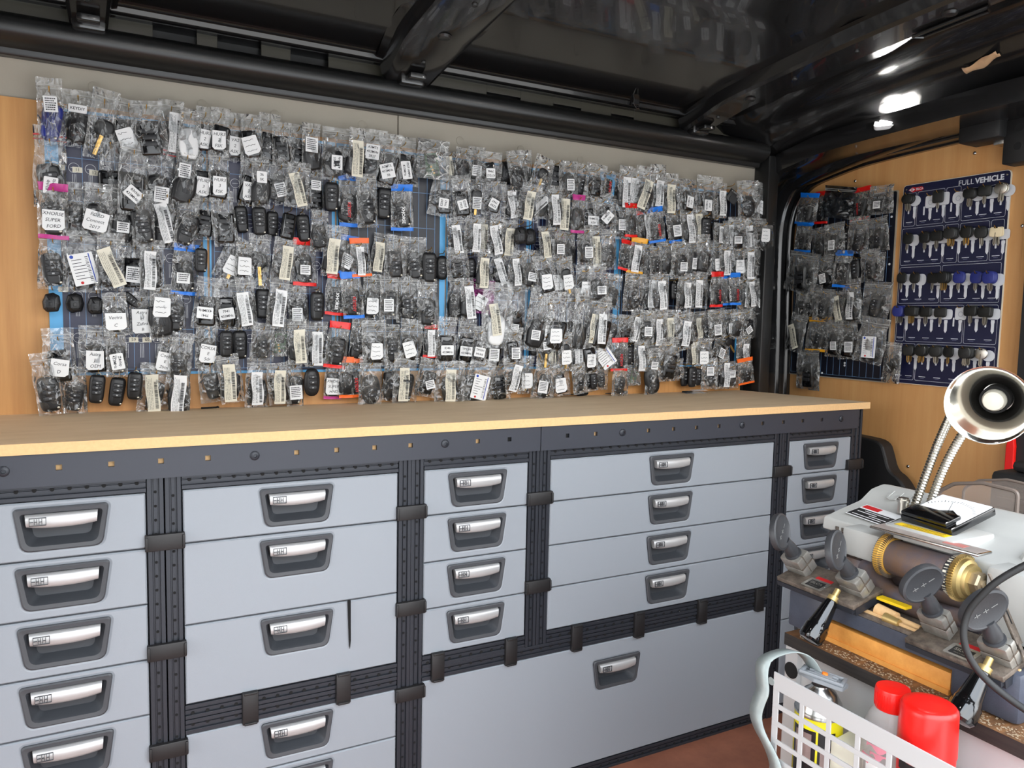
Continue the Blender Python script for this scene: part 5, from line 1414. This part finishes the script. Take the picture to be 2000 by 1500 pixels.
def fobdata(F, loose):
    key = (F, loose)
    if key not in FOB:
        b, M_, bt, w, t = fob_parts(F)
        if not loose:
            for q in bt: b.add(q.v, q.f, 1); b.m[-len(q.m):] = [1+v for v in q.m]; b.s[-len(q.s):] = q.s
        def mk(mb, name, mm):
            me = bpy.data.meshes.new(name); me.from_pydata(mb.v, [], mb.f)
            for m in mm: me.materials.append(MATS[m])
            me.polygons.foreach_set('material_index', mb.m); me.polygons.foreach_set('use_smooth', mb.s); me.validate(); me.update(); me.set_sharp_from_angle(angle=R(40)); return me
        FOB[key] = (mk(b, 'fob', M_), [mk(q, 'button', M_[1:3]) for q in bt] if loose else [], w, t)
    return FOB[key]
# ---- paper tags
TAGS = {}
def scribble(b, w, h, rg, m, T, n=3):
    for r in range(n):
        z = h*.5-h*(r+.8)/(n+.6); x = -w*.36; pts = []
        end = w*rg.uniform(.15, .36)
        while x < end: pts.append((x, -.0008, z+rg.uniform(-.12, .14)*h/n)); x += w*rg.uniform(.05, .09)
        for a, c in zip(pts, pts[1:]):
            d = Vector((c[0]-a[0], 0, c[2]-a[2])); nn = Vector((-d.z, 0, d.x)).normalized()*.0004
            b.add([(a[0]-nn.x, a[1], a[2]-nn.z), (c[0]-nn.x, c[1], c[2]-nn.z), (c[0]+nn.x, c[1], c[2]+nn.z), (a[0]+nn.x, a[1], a[2]+nn.z)], [(0, 1, 2, 3)], m, T)
def tagdata(spec, k):
    """spec without position/angle marks -> mesh (real size) ; returns mesh, w, h"""
    base = spec if spec[0] in 'ht' else spec+str(k % 5)
    if base in TAGS: return TAGS[base]
    rg = random.Random(hash_(base)); b = MB(); mm = ['paper', 'ink', 'ink_red', 'ink_blue']; T = Matrix.Identity(4)
    if spec[0] == 'L':
        w, h = .0240+.004*rg.random(), .074+.012*rg.random(); mm[0] = 'paper_cream' if k % 5 in (1, 3) else 'paper'
        n = 8; vs = []
        for i in range(n+1):
            z = -h/2+h*i/n; vs += [(-w/2+.0012*sin(i*.9+k), -.0015*sin(i*.7), z), (w/2+.0012*sin(i*.9+k), -.0015*sin(i*.7)+.0003, z)]
        b.add(vs, [(2*i, 2*i+1, 2*i+3, 2*i+2) for i in range(n)], 0)
        z = -h*.42
        while z < h*.30:
            d = rg.choice((.0005, .0009, .0014)); b.box((w*.14, -.0026, z), (w*.38, -.0020, z+d), 1); z += d+rg.choice((.0006, .001, .0016))
        for i, x in enumerate((-.40, -.28, -.16, -.05)):
            z0_ = -h*.44; 
            while z0_ < h*.40:
                z1_ = z0_+rg.uniform(.002, .009); b.box((w*x, -.0026, z0_), (w*x+.00045, -.0020, min(z1_, h*.44)), 1); z0_ = z1_+rg.uniform(.0008, .003)
    elif spec[0] == 'S':
        w, h = .022+.009*rg.random(), .019+.014*rg.random()
        b.prism(rrect(-w/2, w/2, -h/2, h/2, .001, 2), 0, -.0004)
        for r in range(int(h/.0042)-1):
            x = -w*.38
            while x < w*.3:
                d = rg.uniform(.001, .003); b.box((x, -.0008, h*.38-.0042*r-.002), (min(x+d, w*.42), -.0004, h*.38-.0042*r), 1); x += d+.0008
    elif spec[0] == 'C':
        w, h = .046, .064; mm[0] = 'paper'; b.prism(rrect(-w/2, w/2, -h/2, h/2, .002, 2), 0, -.0005); b.box((w*.32, -.0009, -h*.46), (w*.36, -.0005, h*.46), 3)
        for i in range(7): b.box((-w*.38, -.0009, h*(.30-.1*i)), (-w*.38+w*rg.uniform(.2, .6), -.0005, h*(.30-.1*i)+.0011), 1)
        for i in range(16): b.box((w*.16, -.0009, -h*.4+i*.0032), (w*.28, -.0005, -h*.4+i*.0032+rg.choice((.0008, .0016))), 1)
        b.lathe([(.0035, 0), (.0035, .0003), (0, .0003)], 14, 3, TR(-w*.34, -.0005, h*.42, 90)); b.lathe([(.003, 0), (.003, .0003), (0, .0003)], 10, 2, TR(-w*.2, -.0005, -h*.42, 90))
    elif spec[0] == 'q':
        w, h = .030+.006*rg.random(), .034+.008*rg.random(); c = .006*rg.random()
        b.prism([(-w/2, -h/2+c), (-w/2+.004, -h/2), (w/2-.006, -h/2+.001), (w/2, -h/2+.007), (w/2-.001, h/2-.002), (w/2-.004, h/2), (-w/2+c*.5, h/2)], 0, -.0004); scribble(b, w, h, rg, 1, T)
    elif spec[0] == 'x':
        w, h = .02, .05; b.box((-w*.25, -.0003, -h/2), (w*.05, 0, h/2), 1 if k % 2 else 2) if False else None
        P_ = TR(0, 0, 0, 0, 90 if True else 0)
        b.text('KEYDIY' if k % 2 else 'XHORSE', .0105, 2 if k % 2 else 0, P_, bold=.02)
    else:
        lines = spec[2:].split('|'); hw = spec[0] == 'h'; n = len(lines); ml = max(len(s_) for s_ in lines)
        fs_ = .0095 if hw else .0078; w = max(.024 if hw else .022, ml*fs_*.60+.005); h = n*fs_*1.22+.006 if not hw else max(.036, n*fs_*1.15+.008)
        if hw: b.prism([(-w/2, -h/2+.005), (-w/2+.005, -h/2), (w/2-.006, -h/2+.001), (w/2, -h/2+.006), (w/2-.0005, h/2-.001), (-w/2+.0005, h/2)], 0, -.0004)
        else: b.prism(rrect(-w/2, w/2, -h/2, h/2, .0025, 3), 0, -.0004)
        for i, s_ in enumerate(lines):
            z = h/2-(i+.5)*(h-.004)/n-.002
            Mt = TR(rg.uniform(-.001, .001) if hw else 0, -.0007, z, 0, rg.uniform(-4, 4) if hw else 0)
            if hw: Mt = Mt @ Matrix(((1, 0, .18, 0), (0, 1, 0, 0), (0, 0, 1, 0), (0, 0, 0, 1)))
            b.text(s_, fs_, 1, Mt, bold=.0 if hw else .012)
    me = bpy.data.meshes.new('tag'); me.from_pydata(b.v, [], b.f)
    for m in mm: me.materials.append(MATS[m])
    me.polygons.foreach_set('material_index', b.m); me.update(); TAGS[base] = (me, w, h); return TAGS[base]
BAGN = {'Z': 'clear zip bag', 'Q': 'red-lined zip bag', 'A': 'silver foil bag', 'r': 'red-ended pouch', 'b': 'blue-ended pouch', 'o': 'orange-ended pouch', 'p': 'pink-ended pouch', 'y': 'yellow-edged pouch', 'm': 'magenta pouch', 'd': 'dark printed bag', 'j': 'blue carded pack', 'W': 'white-edged bag'}
FOBN = {'F': 'black flip fob', 'V': 'oval black fob', 'R': 'square black fob', 'D': 'dark key part', 'B': 'bladed key', 'C': 'black card', 'K': 'black diamond-shaped holder', 'H': 'black key shell', 'U': 'blue key fob', 'G': 'green circuit board', 'W': 'white part'}
TAGN = {'L': 'long barcode slip', 'S': 'small sticker', 'q': 'handwritten tag', 'h': 'handwritten tag', 't': 'printed label', 'C': 'printed card', 'x': 'red lettering'}
ORD = ['first', 'second', 'third', 'fourth', 'fifth', 'sixth', 'seventh', 'eighth', 'ninth', 'tenth']
def nth(i): return ORD[i] if i < 10 else '%d%s' % (i+1, 'th' if 10 <= i+1 % 100 <= 20 else {1: 'st', 2: 'nd', 3: 'rd'}.get((i+1) % 10, 'th'))
def link(name, data, par, loc=(0, 0, 0), rot=(0, 0, 0), scale=(1, 1, 1)):
    o = bpy.data.objects.new(name, data); COL.objects.link(o); o.parent = par; o.location = loc; o.rotation_euler = rot; o.scale = scale; return o
order = {}
for i, r in enumerate(ROWS): order.setdefault(r[0], []).append((r[1], i))
pos = {}
for rw, l in order.items():
    for k, (_, i) in enumerate(sorted(l)): pos[i] = (rw, k)
rng = random.Random(11)
def parse(T):
    ang = 0; up = False
    if '@' in T: T, a = T.rsplit('@', 1); up = a.endswith('^'); ang = float(a.rstrip('^'))
    if T.endswith('^'): T = T[:-1]; up = True
    return T, ang, up
wallboards = boards
def place(i, r, bulk=None):
    row, A, Z, D, L, w, tilt, K, F, T = r
    A, Z, D, L, w = A/1000, Z/1000, D/1000, L/1000, w/1000
    T, ang, up = parse(T); rw, k = pos[i]
    where = ('%s from left, %s row' % (nth(k), ORD[rw-1])) if rw < 10 else ('%s from left, %s row, bulkhead board' % (nth(k), ORD[rw-11]))
    if bulk: loc = (XB-.006-D*.8, -A, Z); rz0 = -pi/2
    else: loc = (A, W-D, Z); rz0 = 0.
    yaw = rng.uniform(-.16, .16)-(.10 if A > 1.0 and not bulk else 0); pit = rng.uniform(-.03, .05)
    ROT = (pit, -R(tilt), rz0+yaw)
    M0 = Matrix.Rotation(rz0+yaw, 4, 'Z') @ Matrix.Rotation(-R(tilt), 4, 'Y') @ Matrix.Rotation(pit, 4, 'X')
    w = max(w, .036)
    if K in 'ZQ': L *= 1.14; w *= 1.08
    if K == 'N':
        me, bts, fw, ft = fobdata(F, True); FL = min(L*.98, .078 if F in 'FVR' else .062 if F != 'B' else .085)
        if F == 'K': FL = .055
        t = thing('key_fob' if F in 'FVRDKB' else 'key_shell', loc, 'loose %s hanging unbagged, %s' % (FOBN[F], where), 'key fob', 'loose key fobs among the bags'); t.rotation_euler = M0.to_euler()
        c = -.006-FL*.5; link('body', me, t, (0, 0, c), (0, 0, 0), (FL, FL, FL))
        for b_ in bts: link('button', b_, t, (0, 0, c), (0, 0, 0), (FL, FL, FL))
        return
    nm_ = BAGN[K]; fn = FOBN[F]; tn = TAGN.get(T[0], '') if T != '-' else ''
    if rw < 10: lab = '%s with %s%s, %s' % (nm_, fn, ' and '+tn if tn else '', where)
    else: lab = '%s with %s, %s' % (nm_, fn, where)
    t = thing('key_bag' if K in 'ZQAWdj' else 'key_pouch', loc, lab, 'key bag', 'bagged keys on the left wall' if rw < 10 else 'bagged keys on the bulkhead board'); t.rotation_euler = M0.to_euler()
    if K == 'j':
        b = MB(); b.prism(rrect(-.026, .026, -.080, .004, .002), .004, .0034, 0); b.prism(rrect(-.024, .008, -.074, -.020, .002), .0033, .003, 1); b.text('JMD', .016, 2, TR(.0165, .0028, -.045, 0, -90), bold=.02)
        b.build('backing_card', ['sky_blue', 'navy_dark', 'white_print'], t, org=(0, 0, 0))
    me, bts, fw, ft = fobdata(F, False)
    FL = min(.080, L*.70, w*1.0/fw) if F not in 'B' else min(.078, L*.78)
    if F == 'C': FL = min(.075, L*.75, w*1.3)
    tt = FL*ft; th = max(.011, tt*1.12)*1.0
    link('bag', film(K, i), t, (0, 0, 0), (0, 0, 0), (w, th, L))
    fa = rng.uniform(-.22, .22); fz = -L+.007+FL*.5
    fo = link('fob', me, t, (rng.uniform(-.03, .03)*w, 0, fz), (rng.uniform(-.06, .06), fa, 0), (FL*(1.12 if F in 'FRVD' else 1), FL, FL))
    if T != '-':
        td, tw, tH = tagdata(T, i)
        big = abs(sin(R(ang))) > .6; tw_, th_ = (tH, tw) if big else (tw, tH)
        s_ = min(1., w*.92/max(tw_, .001), L*.95/max(th_, .001)) if T[0] != 'L' else min(1., L*.92/tH)
        zt_ = -.012-th_*s_*.5 if up else (-L*.50 if T[0] == 'L' else fz-.004)
        if T[0] == 'C': zt_ = -L*.55
        fx = rng.uniform(-.12, .12)*w if T[0] in 'LS' else rng.uniform(-.03, .03)*w
        link('paper_tag' if T[0] != 'x' else 'lettering', td, t, (fx, -tt*.5-.0018-(0 if T[0] != 'x' else th*.35), zt_), (0, -R(ang)+rng.uniform(-.06, .06), 0), (s_, 1, s_))
for i, r in enumerate(ROWS):
    if r[0] < 10:
        place(i, r); x, z, d = r[1]/1000, r[2]/1000, r[3]/1000
        par = min(boards, key=lambda q: 0 if q[1] <= x <= q[2] else min(abs(x-q[1]), abs(x-q[2])))[0]
        hook(par, x, YB, z, d-.004+.006+.002)
KEYS = [(18, 1454, 3, 'r', 'n'), (-41, 1446, 0, 's', 'w'), (-69, 1450, 1, 's', 'n'), (-121, 1447, 0, 'o', 'w'), (-164, 1446, 3, 'r', 'n'), (-202, 1448, 2, 't', 'n'), (-244, 1449, 2, 'm', 'n'), (14, 1341, 1, 'o', 'n'), (-38, 1340, 2, 'o', 'n'), (-75, 1341, 2, 't', 'n'), (-121, 1344, 4, 'o', 'b'), (-159, 1344, 2, 'o', 'b'), (-198, 1340, 2, 'o', 'n'), (-239, 1337, 2, 'k', 'n'), (26, 1228, 1, 'o', 'n'), (-15, 1227, 1, 'o', 'n'), (-69, 1224, 1, 't', 'n'), (-107, 1224, 4, 'o', 'b'), (-148, 1223, 2, 'O', 'n'), (-195, 1221, 2, 'O', 'n'), (-233, 1219, 4, 'O', 'n'), (21, 1131, 4, 'O', 'n'), (-18, 1131, 4, 't', 'b'), (-56, 1129, 2, 't', 'n'), (-98, 1128, 1, 't', 'n'), (-150, 1130, 0, 's', 'w'), (-184, 1132, 2, 't', 'n'), (-227, 1129, 3, 't', 'n'), (-15, 1018, 3, 'o', 'b'), (-54, 1019, 3, 'o', 'b'), (-96, 1019, 3, 'o', 'n'), (-129, 1019, 1, 'o', 'b'), (-187, 1019, 5, 'o', 'n'), (-222, 1018, 2, 'm', 'n')]
# ------------------------------------------------------------------ boards on the bulkhead
MX = Matrix(((0, 1, 0, 0), (-1, 0, 0, 0), (0, 0, 1, 0), (0, 0, 0, 1)))     # local x -> -y, local y -> x
t = thing('key_display_board', (XB-.002, .25, .905), 'black gridded key display board with bagged fobs on the bulkhead', 'display board')
b = MB(); T = Matrix.Translation((XB, 0, 0)) @ MX
b.prism(rrect(-.438, -.064, .905, 1.477, .006), -.005, -.0001, 0, T); b.prism(rrect(-.436, -.067, .908, 1.474, .006), -.0056, -.005, 1, T)
for i in range(15): b.prism([(-.43+.0245*i, .915), (-.43+.0245*i+.0007, .915), (-.43+.0245*i+.0007, 1.465), (-.43+.0245*i, 1.465)], -.0060, -.0056, 2, T)
for j in range(7): z = .915+.0915*j; b.prism([(-.43, z), (-.078, z), (-.078, z+.0007), (-.43, z+.0007)], -.0060, -.0056, 2, T)
for (a, z) in [(-.215, .956), (-.215, .948), (-.080, .918), (-.30, .918), (-.080, 1.40), (-.078, 1.26)]: b.lathe([(.0035, 0), (.003, .0012), (.0012, .0012), (.0012, .0004), (0, .0004)], 12, 3, T @ TR(a, -.0056, z, 90))
b.build('panel', ['lining_grey', 'navy_dark', 'line_blue', 'white_print'], t)
blk = t
for i, r in enumerate(ROWS):
    if r[0] > 10:
        place(i, r, True); a, z, d = r[1]/1000, r[2]/1000, r[3]/1000
        hook(blk, XB-.0056, -a, z, d*.8+.004, -pi/2)
mat('board_navy', (24, 27, 58), .32)
t = thing('key_display_board', (XB-.002, -.11, .91), 'navy key blank display board with a pale rim, headed FULL VEHICLE', 'display board')
b = MB(); T = Matrix.Translation((XB, 0, 0)) @ MX
b.prism(rrect(-.047, .258, .908, 1.486, .012), -.005, -.0001, 0, T); b.prism(rrect(-.0455, .2563, .9095, 1.4845, .011), -.0056, -.005, 1, T)
def outline(x0, x1, z0, z1, r=.005, w=.0007):
    A_ = rrect(x0, x1, z0, z1, r, 3); B_ = inset(A_, w); b.ring(A_, B_, -.0059, -.0059, 2, T)
rws = [(1.366, 1.462), (1.254, 1.360), (1.143, 1.248), (1.032, 1.137), (.920, 1.026)]
cells = [[(-.040, -.004), (.0, .082), (.086, .128), (.132, .250)], [(-.042, .084), (.088, .128), (.132, .212), (.216, .250)], [(-.042, .084), (.088, .250)], [(-.042, -.016), (-.012, .158), (.162, .250)], [(-.042, .022), (.026, .250)]]
for (z0, z1), cs in zip(rws, cells):
    for (a, c) in cs:
        outline(a, c, z0, z1-(.010 if z1 > 1.4 and a > .13 else 0)); n = max(1, round((c-a)/.042))
        for k in range(n):
            x = a+(c-a)*(k+.5)/n
            b.prism([(x-.010, z0+.011), (x+.010, z0+.011), (x+.010, z0+.0125), (x-.010, z0+.0125)], -.0059, -.0056, 2, T); b.prism([(x-.006, z0+.007), (x+.006, z0+.007), (x+.006, z0+.0078), (x-.006, z0+.0078)], -.0059, -.0056, 3, T)
b.text('FULL', .020, 2, T @ TR(.140, -.0061, 1.4685)); b.text('VEHICLE', .020, 2, T @ TR(.203, -.0061, 1.4685), bold=.035)
b.prism([(-.030, 1.4705), (-.016, 1.4785), (-.008, 1.4765), (.012, 1.4765), (.018, 1.4705), (.012, 1.4645), (-.008, 1.4645), (-.016, 1.4625)], -.0062, -.0056, 4, T)
b.prism([(-.028, 1.4705), (-.0185, 1.476), (-.009, 1.4705), (-.0185, 1.465)], -.0065, -.0062, 2, T); b.text('SILCA', .0085, 2, T @ TR(.005, -.0066, 1.4703), bold=.03)
b.text('S', .010, 4, T @ TR(-.0185, -.0068, 1.4705), bold=.05)
for (a, z) in [(-.038, 1.474), (.248, 1.474), (-.037, .918)]: b.lathe([(.0035, 0), (.003, .0012), (0, .0014)], 14, 5, T @ TR(a, -.0056, z, 90))
def key_outline(st):
    if st in 'oO': h = superell(.0165, .0165, 2.7, 24)
    elif st == 'r': h = superell(.0175, .0150, 2.1, 24)
    elif st == 't': h = superell(.0180, .0145, 4.5, 24)
    elif st == 's': h = superell(.0160, .0175, 6, 24)
    elif st == 'm': h = superell(.0165, .0150, 2.2, 24)
    else: h = superell(.0160, .0130, 5, 24)
    return h
BL = [(-.0042, -.016), (.0042, -.016), (.0046, -.022), (.0036, -.026), (.0038, -.046), (.0, -.0525), (-.0036, -.046), (-.0034, -.03), (-.0046, -.022)]
for (y, z, n, st, bl) in KEYS:
    y /= 1000; z /= 1000
    x = -y+.011 if n else -y; o = key_outline(st)
    b.prism([(x+a, z-.0165+c) for a, c in o], -.0060, -.0056, 2, T); b.prism([(x+a*1.1, z-.0165+c) for a, c in BL], -.0060, -.0056, 2, T)
    b.prism(rrect(x-.021, x-.0165, z-.052, z-.028, .001, 2), -.0060, -.0056, 2, T)
    if not n: b.ring([(x+.006*cos(k*pi/8), z-.018+.006*sin(k*pi/8)) for k in range(16)], [(x+.0068*cos(k*pi/8), z-.018+.0068*sin(k*pi/8)) for k in range(16)], -.0062, -.0062, 3, T)
mat('print_grey', (130, 134, 160), .6)
b.build('panel', ['paper_cream', 'board_navy', 'white_print', 'print_grey', 'ink_red', 'steel'], t)
fv = t
mat('head_black', (20, 21, 20), .5, bump=.15, bscale=600); mat('head_blue', (36, 46, 120), .45); mat('tape_cream', (232, 214, 176), .7)
KD = {}
def key_data(st, bl):
    if (st, bl) not in KD:
        h = MB(); o = key_outline(st); hm = {'O': 'head_blue', 'm': 'nickel', 'k': 'tape_cream'}.get(st, 'head_black')
        pillow(h, [(a, c-.0165) for a, c in o], .0050 if st not in 'mk' else .0026)
        h.prism(rrect(-.0045, .0045, -.0068, -.0038, .0012, 2), -.0028, -.0024, 1)
        k = MB(); k.prism(BL, -.0011, .0011, 0); k.box((-.0009, -.0014, -.048), (.0009, .0014, -.018), 1)
        me = []
        for q, nm_, mm in ((h, 'head', [hm, 'hole_black']), (k, 'blade', ['blade_brass' if bl == 'b' else 'blade_nickel', 'plate_dirty'])):
            d = bpy.data.meshes.new(nm_); d.from_pydata(q.v, [], q.f)
            for m in mm: d.materials.append(MATS[m])
            d.polygons.foreach_set('material_index', q.m); d.polygons.foreach_set('use_smooth', q.s); d.validate(); d.set_sharp_from_angle(angle=R(40)); me.append(d)
        KD[(st, bl)] = me
    return KD[(st, bl)]
rk = {}
for i, kk in enumerate(KEYS): rk.setdefault(round(kk[1]/110), []).append(i)
rown = sorted(rk, reverse=True); kr = random.Random(3)
STN = {'o': 'black round-headed key blank', 'O': 'blue-headed key blank', 'r': 'black round-headed key blank', 't': 'black wide-headed key blank', 's': 'black square-headed key blank', 'm': 'bare metal house key', 'k': 'metal key with masking tape on its head'}
for ri, rr in enumerate(rown):
    for ci, i in enumerate(sorted(rk[rr], key=lambda i: -KEYS[i][0])):
        y, z, n, st, bl = KEYS[i]; y /= 1000; z /= 1000
        hook(fv, XB-.0056, y, z, .006*max(1, n)+.008, -pi/2)
        for k in range(n):
            lab = '%s%s on the %s hook, %s row, navy board' % (('front ' if n > 1 else ''), STN[st].replace('with masking tape on its head', 'with taped head'), nth(ci), ORD[ri]) if k == 0 else '%s, %s behind the front one, %s hook, %s row, navy board' % (STN[st].replace(' with masking tape on its head', ' under tape'), nth(k-1), nth(ci), ORD[ri])
            q = thing('key_blank', (XB-.010-.006*(n-k), y, z), lab, 'key', 'key blanks on the navy bulkhead board')
            q.rotation_euler = (kr.uniform(-.06, .06), 0, 0)
            q.rotation_euler = (Matrix.Rotation(-pi/2+kr.uniform(-.12, .12), 4, 'Z') @ Matrix.Rotation(kr.uniform(-.10, .10), 4, 'Y')).to_euler()
            a, c = key_data(st, bl); link('head', a, q, (0, 0, .0055)); link('blade', c, q, (0, 0, .0055))
# sachet with round black keys on the lowest left hook
t = thing('key_bag', (XB-.030, .030, 1.012), 'clear sachet with round black keys at the lower left corner of the navy board', 'key bag'); t.rotation_euler = (0, R(3), -pi/2)
link('bag', film('Z', 4), t, (0, 0, 0), (0, 0, 0), (.058, .012, .105))
for (dx, dz) in ((-.006, -.06), (.008, -.045)):
    q = MB(); q.lathe([(.0155, -.002), (.0165, 0), (.0155, .002)], 20, 0, TR(dx, 0, dz, 90)); q.box((dx-.003, -.001, dz-.036), (dx+.003, .001, dz-.014), 1, TR(0, 0, 0)); q.build('fob', ['head_black', 'blade_nickel'], t, org=(0, 0, 0))
# ------------------------------------------------------------------ lights, world, camera
mat('lamp_emit', (250, 252, 255), .3, emit=1.)
MATS['lamp_emit'].node_tree.nodes['Principled BSDF'].inputs['Emission Strength'].default_value = 18
mat('lamp_body', (225, 226, 228), .3)
def led_lamp(loc, rot, lab):
    t = thing('led_lamp', loc, lab, 'lamp', rot=rot); WLOC[t.name] = (0, 0, 0)
    b = MB(); b.prism(rrect(-.050, .050, -.027, .027, .012), 0, -.014, 0, ch=.004); b.build('housing', 'lamp_body', t, bevel=.001)
    b = MB(); b.prism(rrect(-.036, .036, -.022, .022, .006), -.0142, -.018, 0, ch=.002); b.build('lens', 'lamp_emit', t)['label'] = 'glowing white lens'
    return t
def lamp_light(t, p):
    l = bpy.data.lights.new('led', 'AREA'); l.shape = 'RECTANGLE'; l.size = .07; l.size_y = .042; l.energy = p; l.color = (1, .93, .83)
    o = bpy.data.objects.new('led_light', l); COL.objects.link(o); o.parent = t; o.location = (0, -.0195, 0); o.rotation_euler = (R(90), 0, 0)
# lens looks along local -y
a = led_lamp((2.345, -.045, 1.618), (R(-50), 0, R(-62)), 'small white LED lamp shining on the black header above the bulkhead'); lamp_light(a, 5)
a = led_lamp((.62, -.62, roof_z(-.62)-.006), (R(90), 0, 0), 'white LED lamp on the roof skin near the middle of the van'); lamp_light(a, 7)
a = led_lamp((1.72, -.62, roof_z(-.62)-.006), (R(90), 0, 0), 'white LED lamp on the roof skin between middle and front bow'); lamp_light(a, 7)
w = bpy.data.worlds.new('sky'); S.world = w; w.use_nodes = True
bg = w.node_tree.nodes['Background']; bg.inputs[1].default_value = 1.
nt = w.node_tree; tc = nt.nodes.new('ShaderNodeTexCoord'); sp = nt.nodes.new('ShaderNodeSeparateXYZ'); cr = nt.nodes.new('ShaderNodeValToRGB')
nt.links.new(tc.outputs['Generated'], sp.inputs[0]); nt.links.new(sp.outputs['Z'], cr.inputs[0]); nt.links.new(cr.outputs[0], bg.inputs[0])
e = cr.color_ramp.elements; e[0].position = .0; e[0].color = (.95, .95, .94, 1); e[1].position = .9; e[1].color = (2.6, 2.9, 3.3, 1)
for p_, c_ in ((.06, (1.15, 1.17, 1.18, 1)), (.16, (2.5, 2.55, 2.6, 1)), (.4, (3.0, 3.1, 3.2, 1))):
    q_ = e.new(p_); q_.color = c_
b = MB(); b.box((-9, -12, -.75), (9, 1, -.7)); mat('paving', (190, 188, 184), .8, var=.1, vscale=3); struct('ground', b, 'paving', 'pale paving outside the van')
cd = bpy.data.cameras.new('camera'); cam = bpy.data.objects.new('camera', cd); COL.objects.link(cam); S.camera = cam
cd.sensor_width = 36; cd.lens = 1506.521/2000*36; cd.clip_start = .02; cd.clip_end = 60
RM = ((.88227707, .47023372, .02162), (-.47029641, .87856144, .08337318), (.02021038, -.08372605, .99628384))
M = Matrix(((RM[0][0], RM[0][2], -RM[0][1], .43591426), (RM[1][0], RM[1][2], -RM[1][1], -1.44806484), (RM[2][0], RM[2][2], -RM[2][1], 1.07340654), (0, 0, 0, 1)))
cam.matrix_world = M
S.view_settings.view_transform = 'Standard'; S.view_settings.look = 'None'; S.view_settings.gamma = 1; S.view_settings.exposure = 1.06
S.view_settings.use_curve_mapping = False
S.cycles.use_denoising = True
S.cycles.max_bounces = 8; S.cycles.diffuse_bounces = 3; S.cycles.glossy_bounces = 4; S.cycles.transmission_bounces = 6; S.cycles.transparent_max_bounces = 40
S.cycles.sample_clamp_indirect = 6.0
S.cycles.caustics_reflective = False; S.cycles.caustics_refractive = False
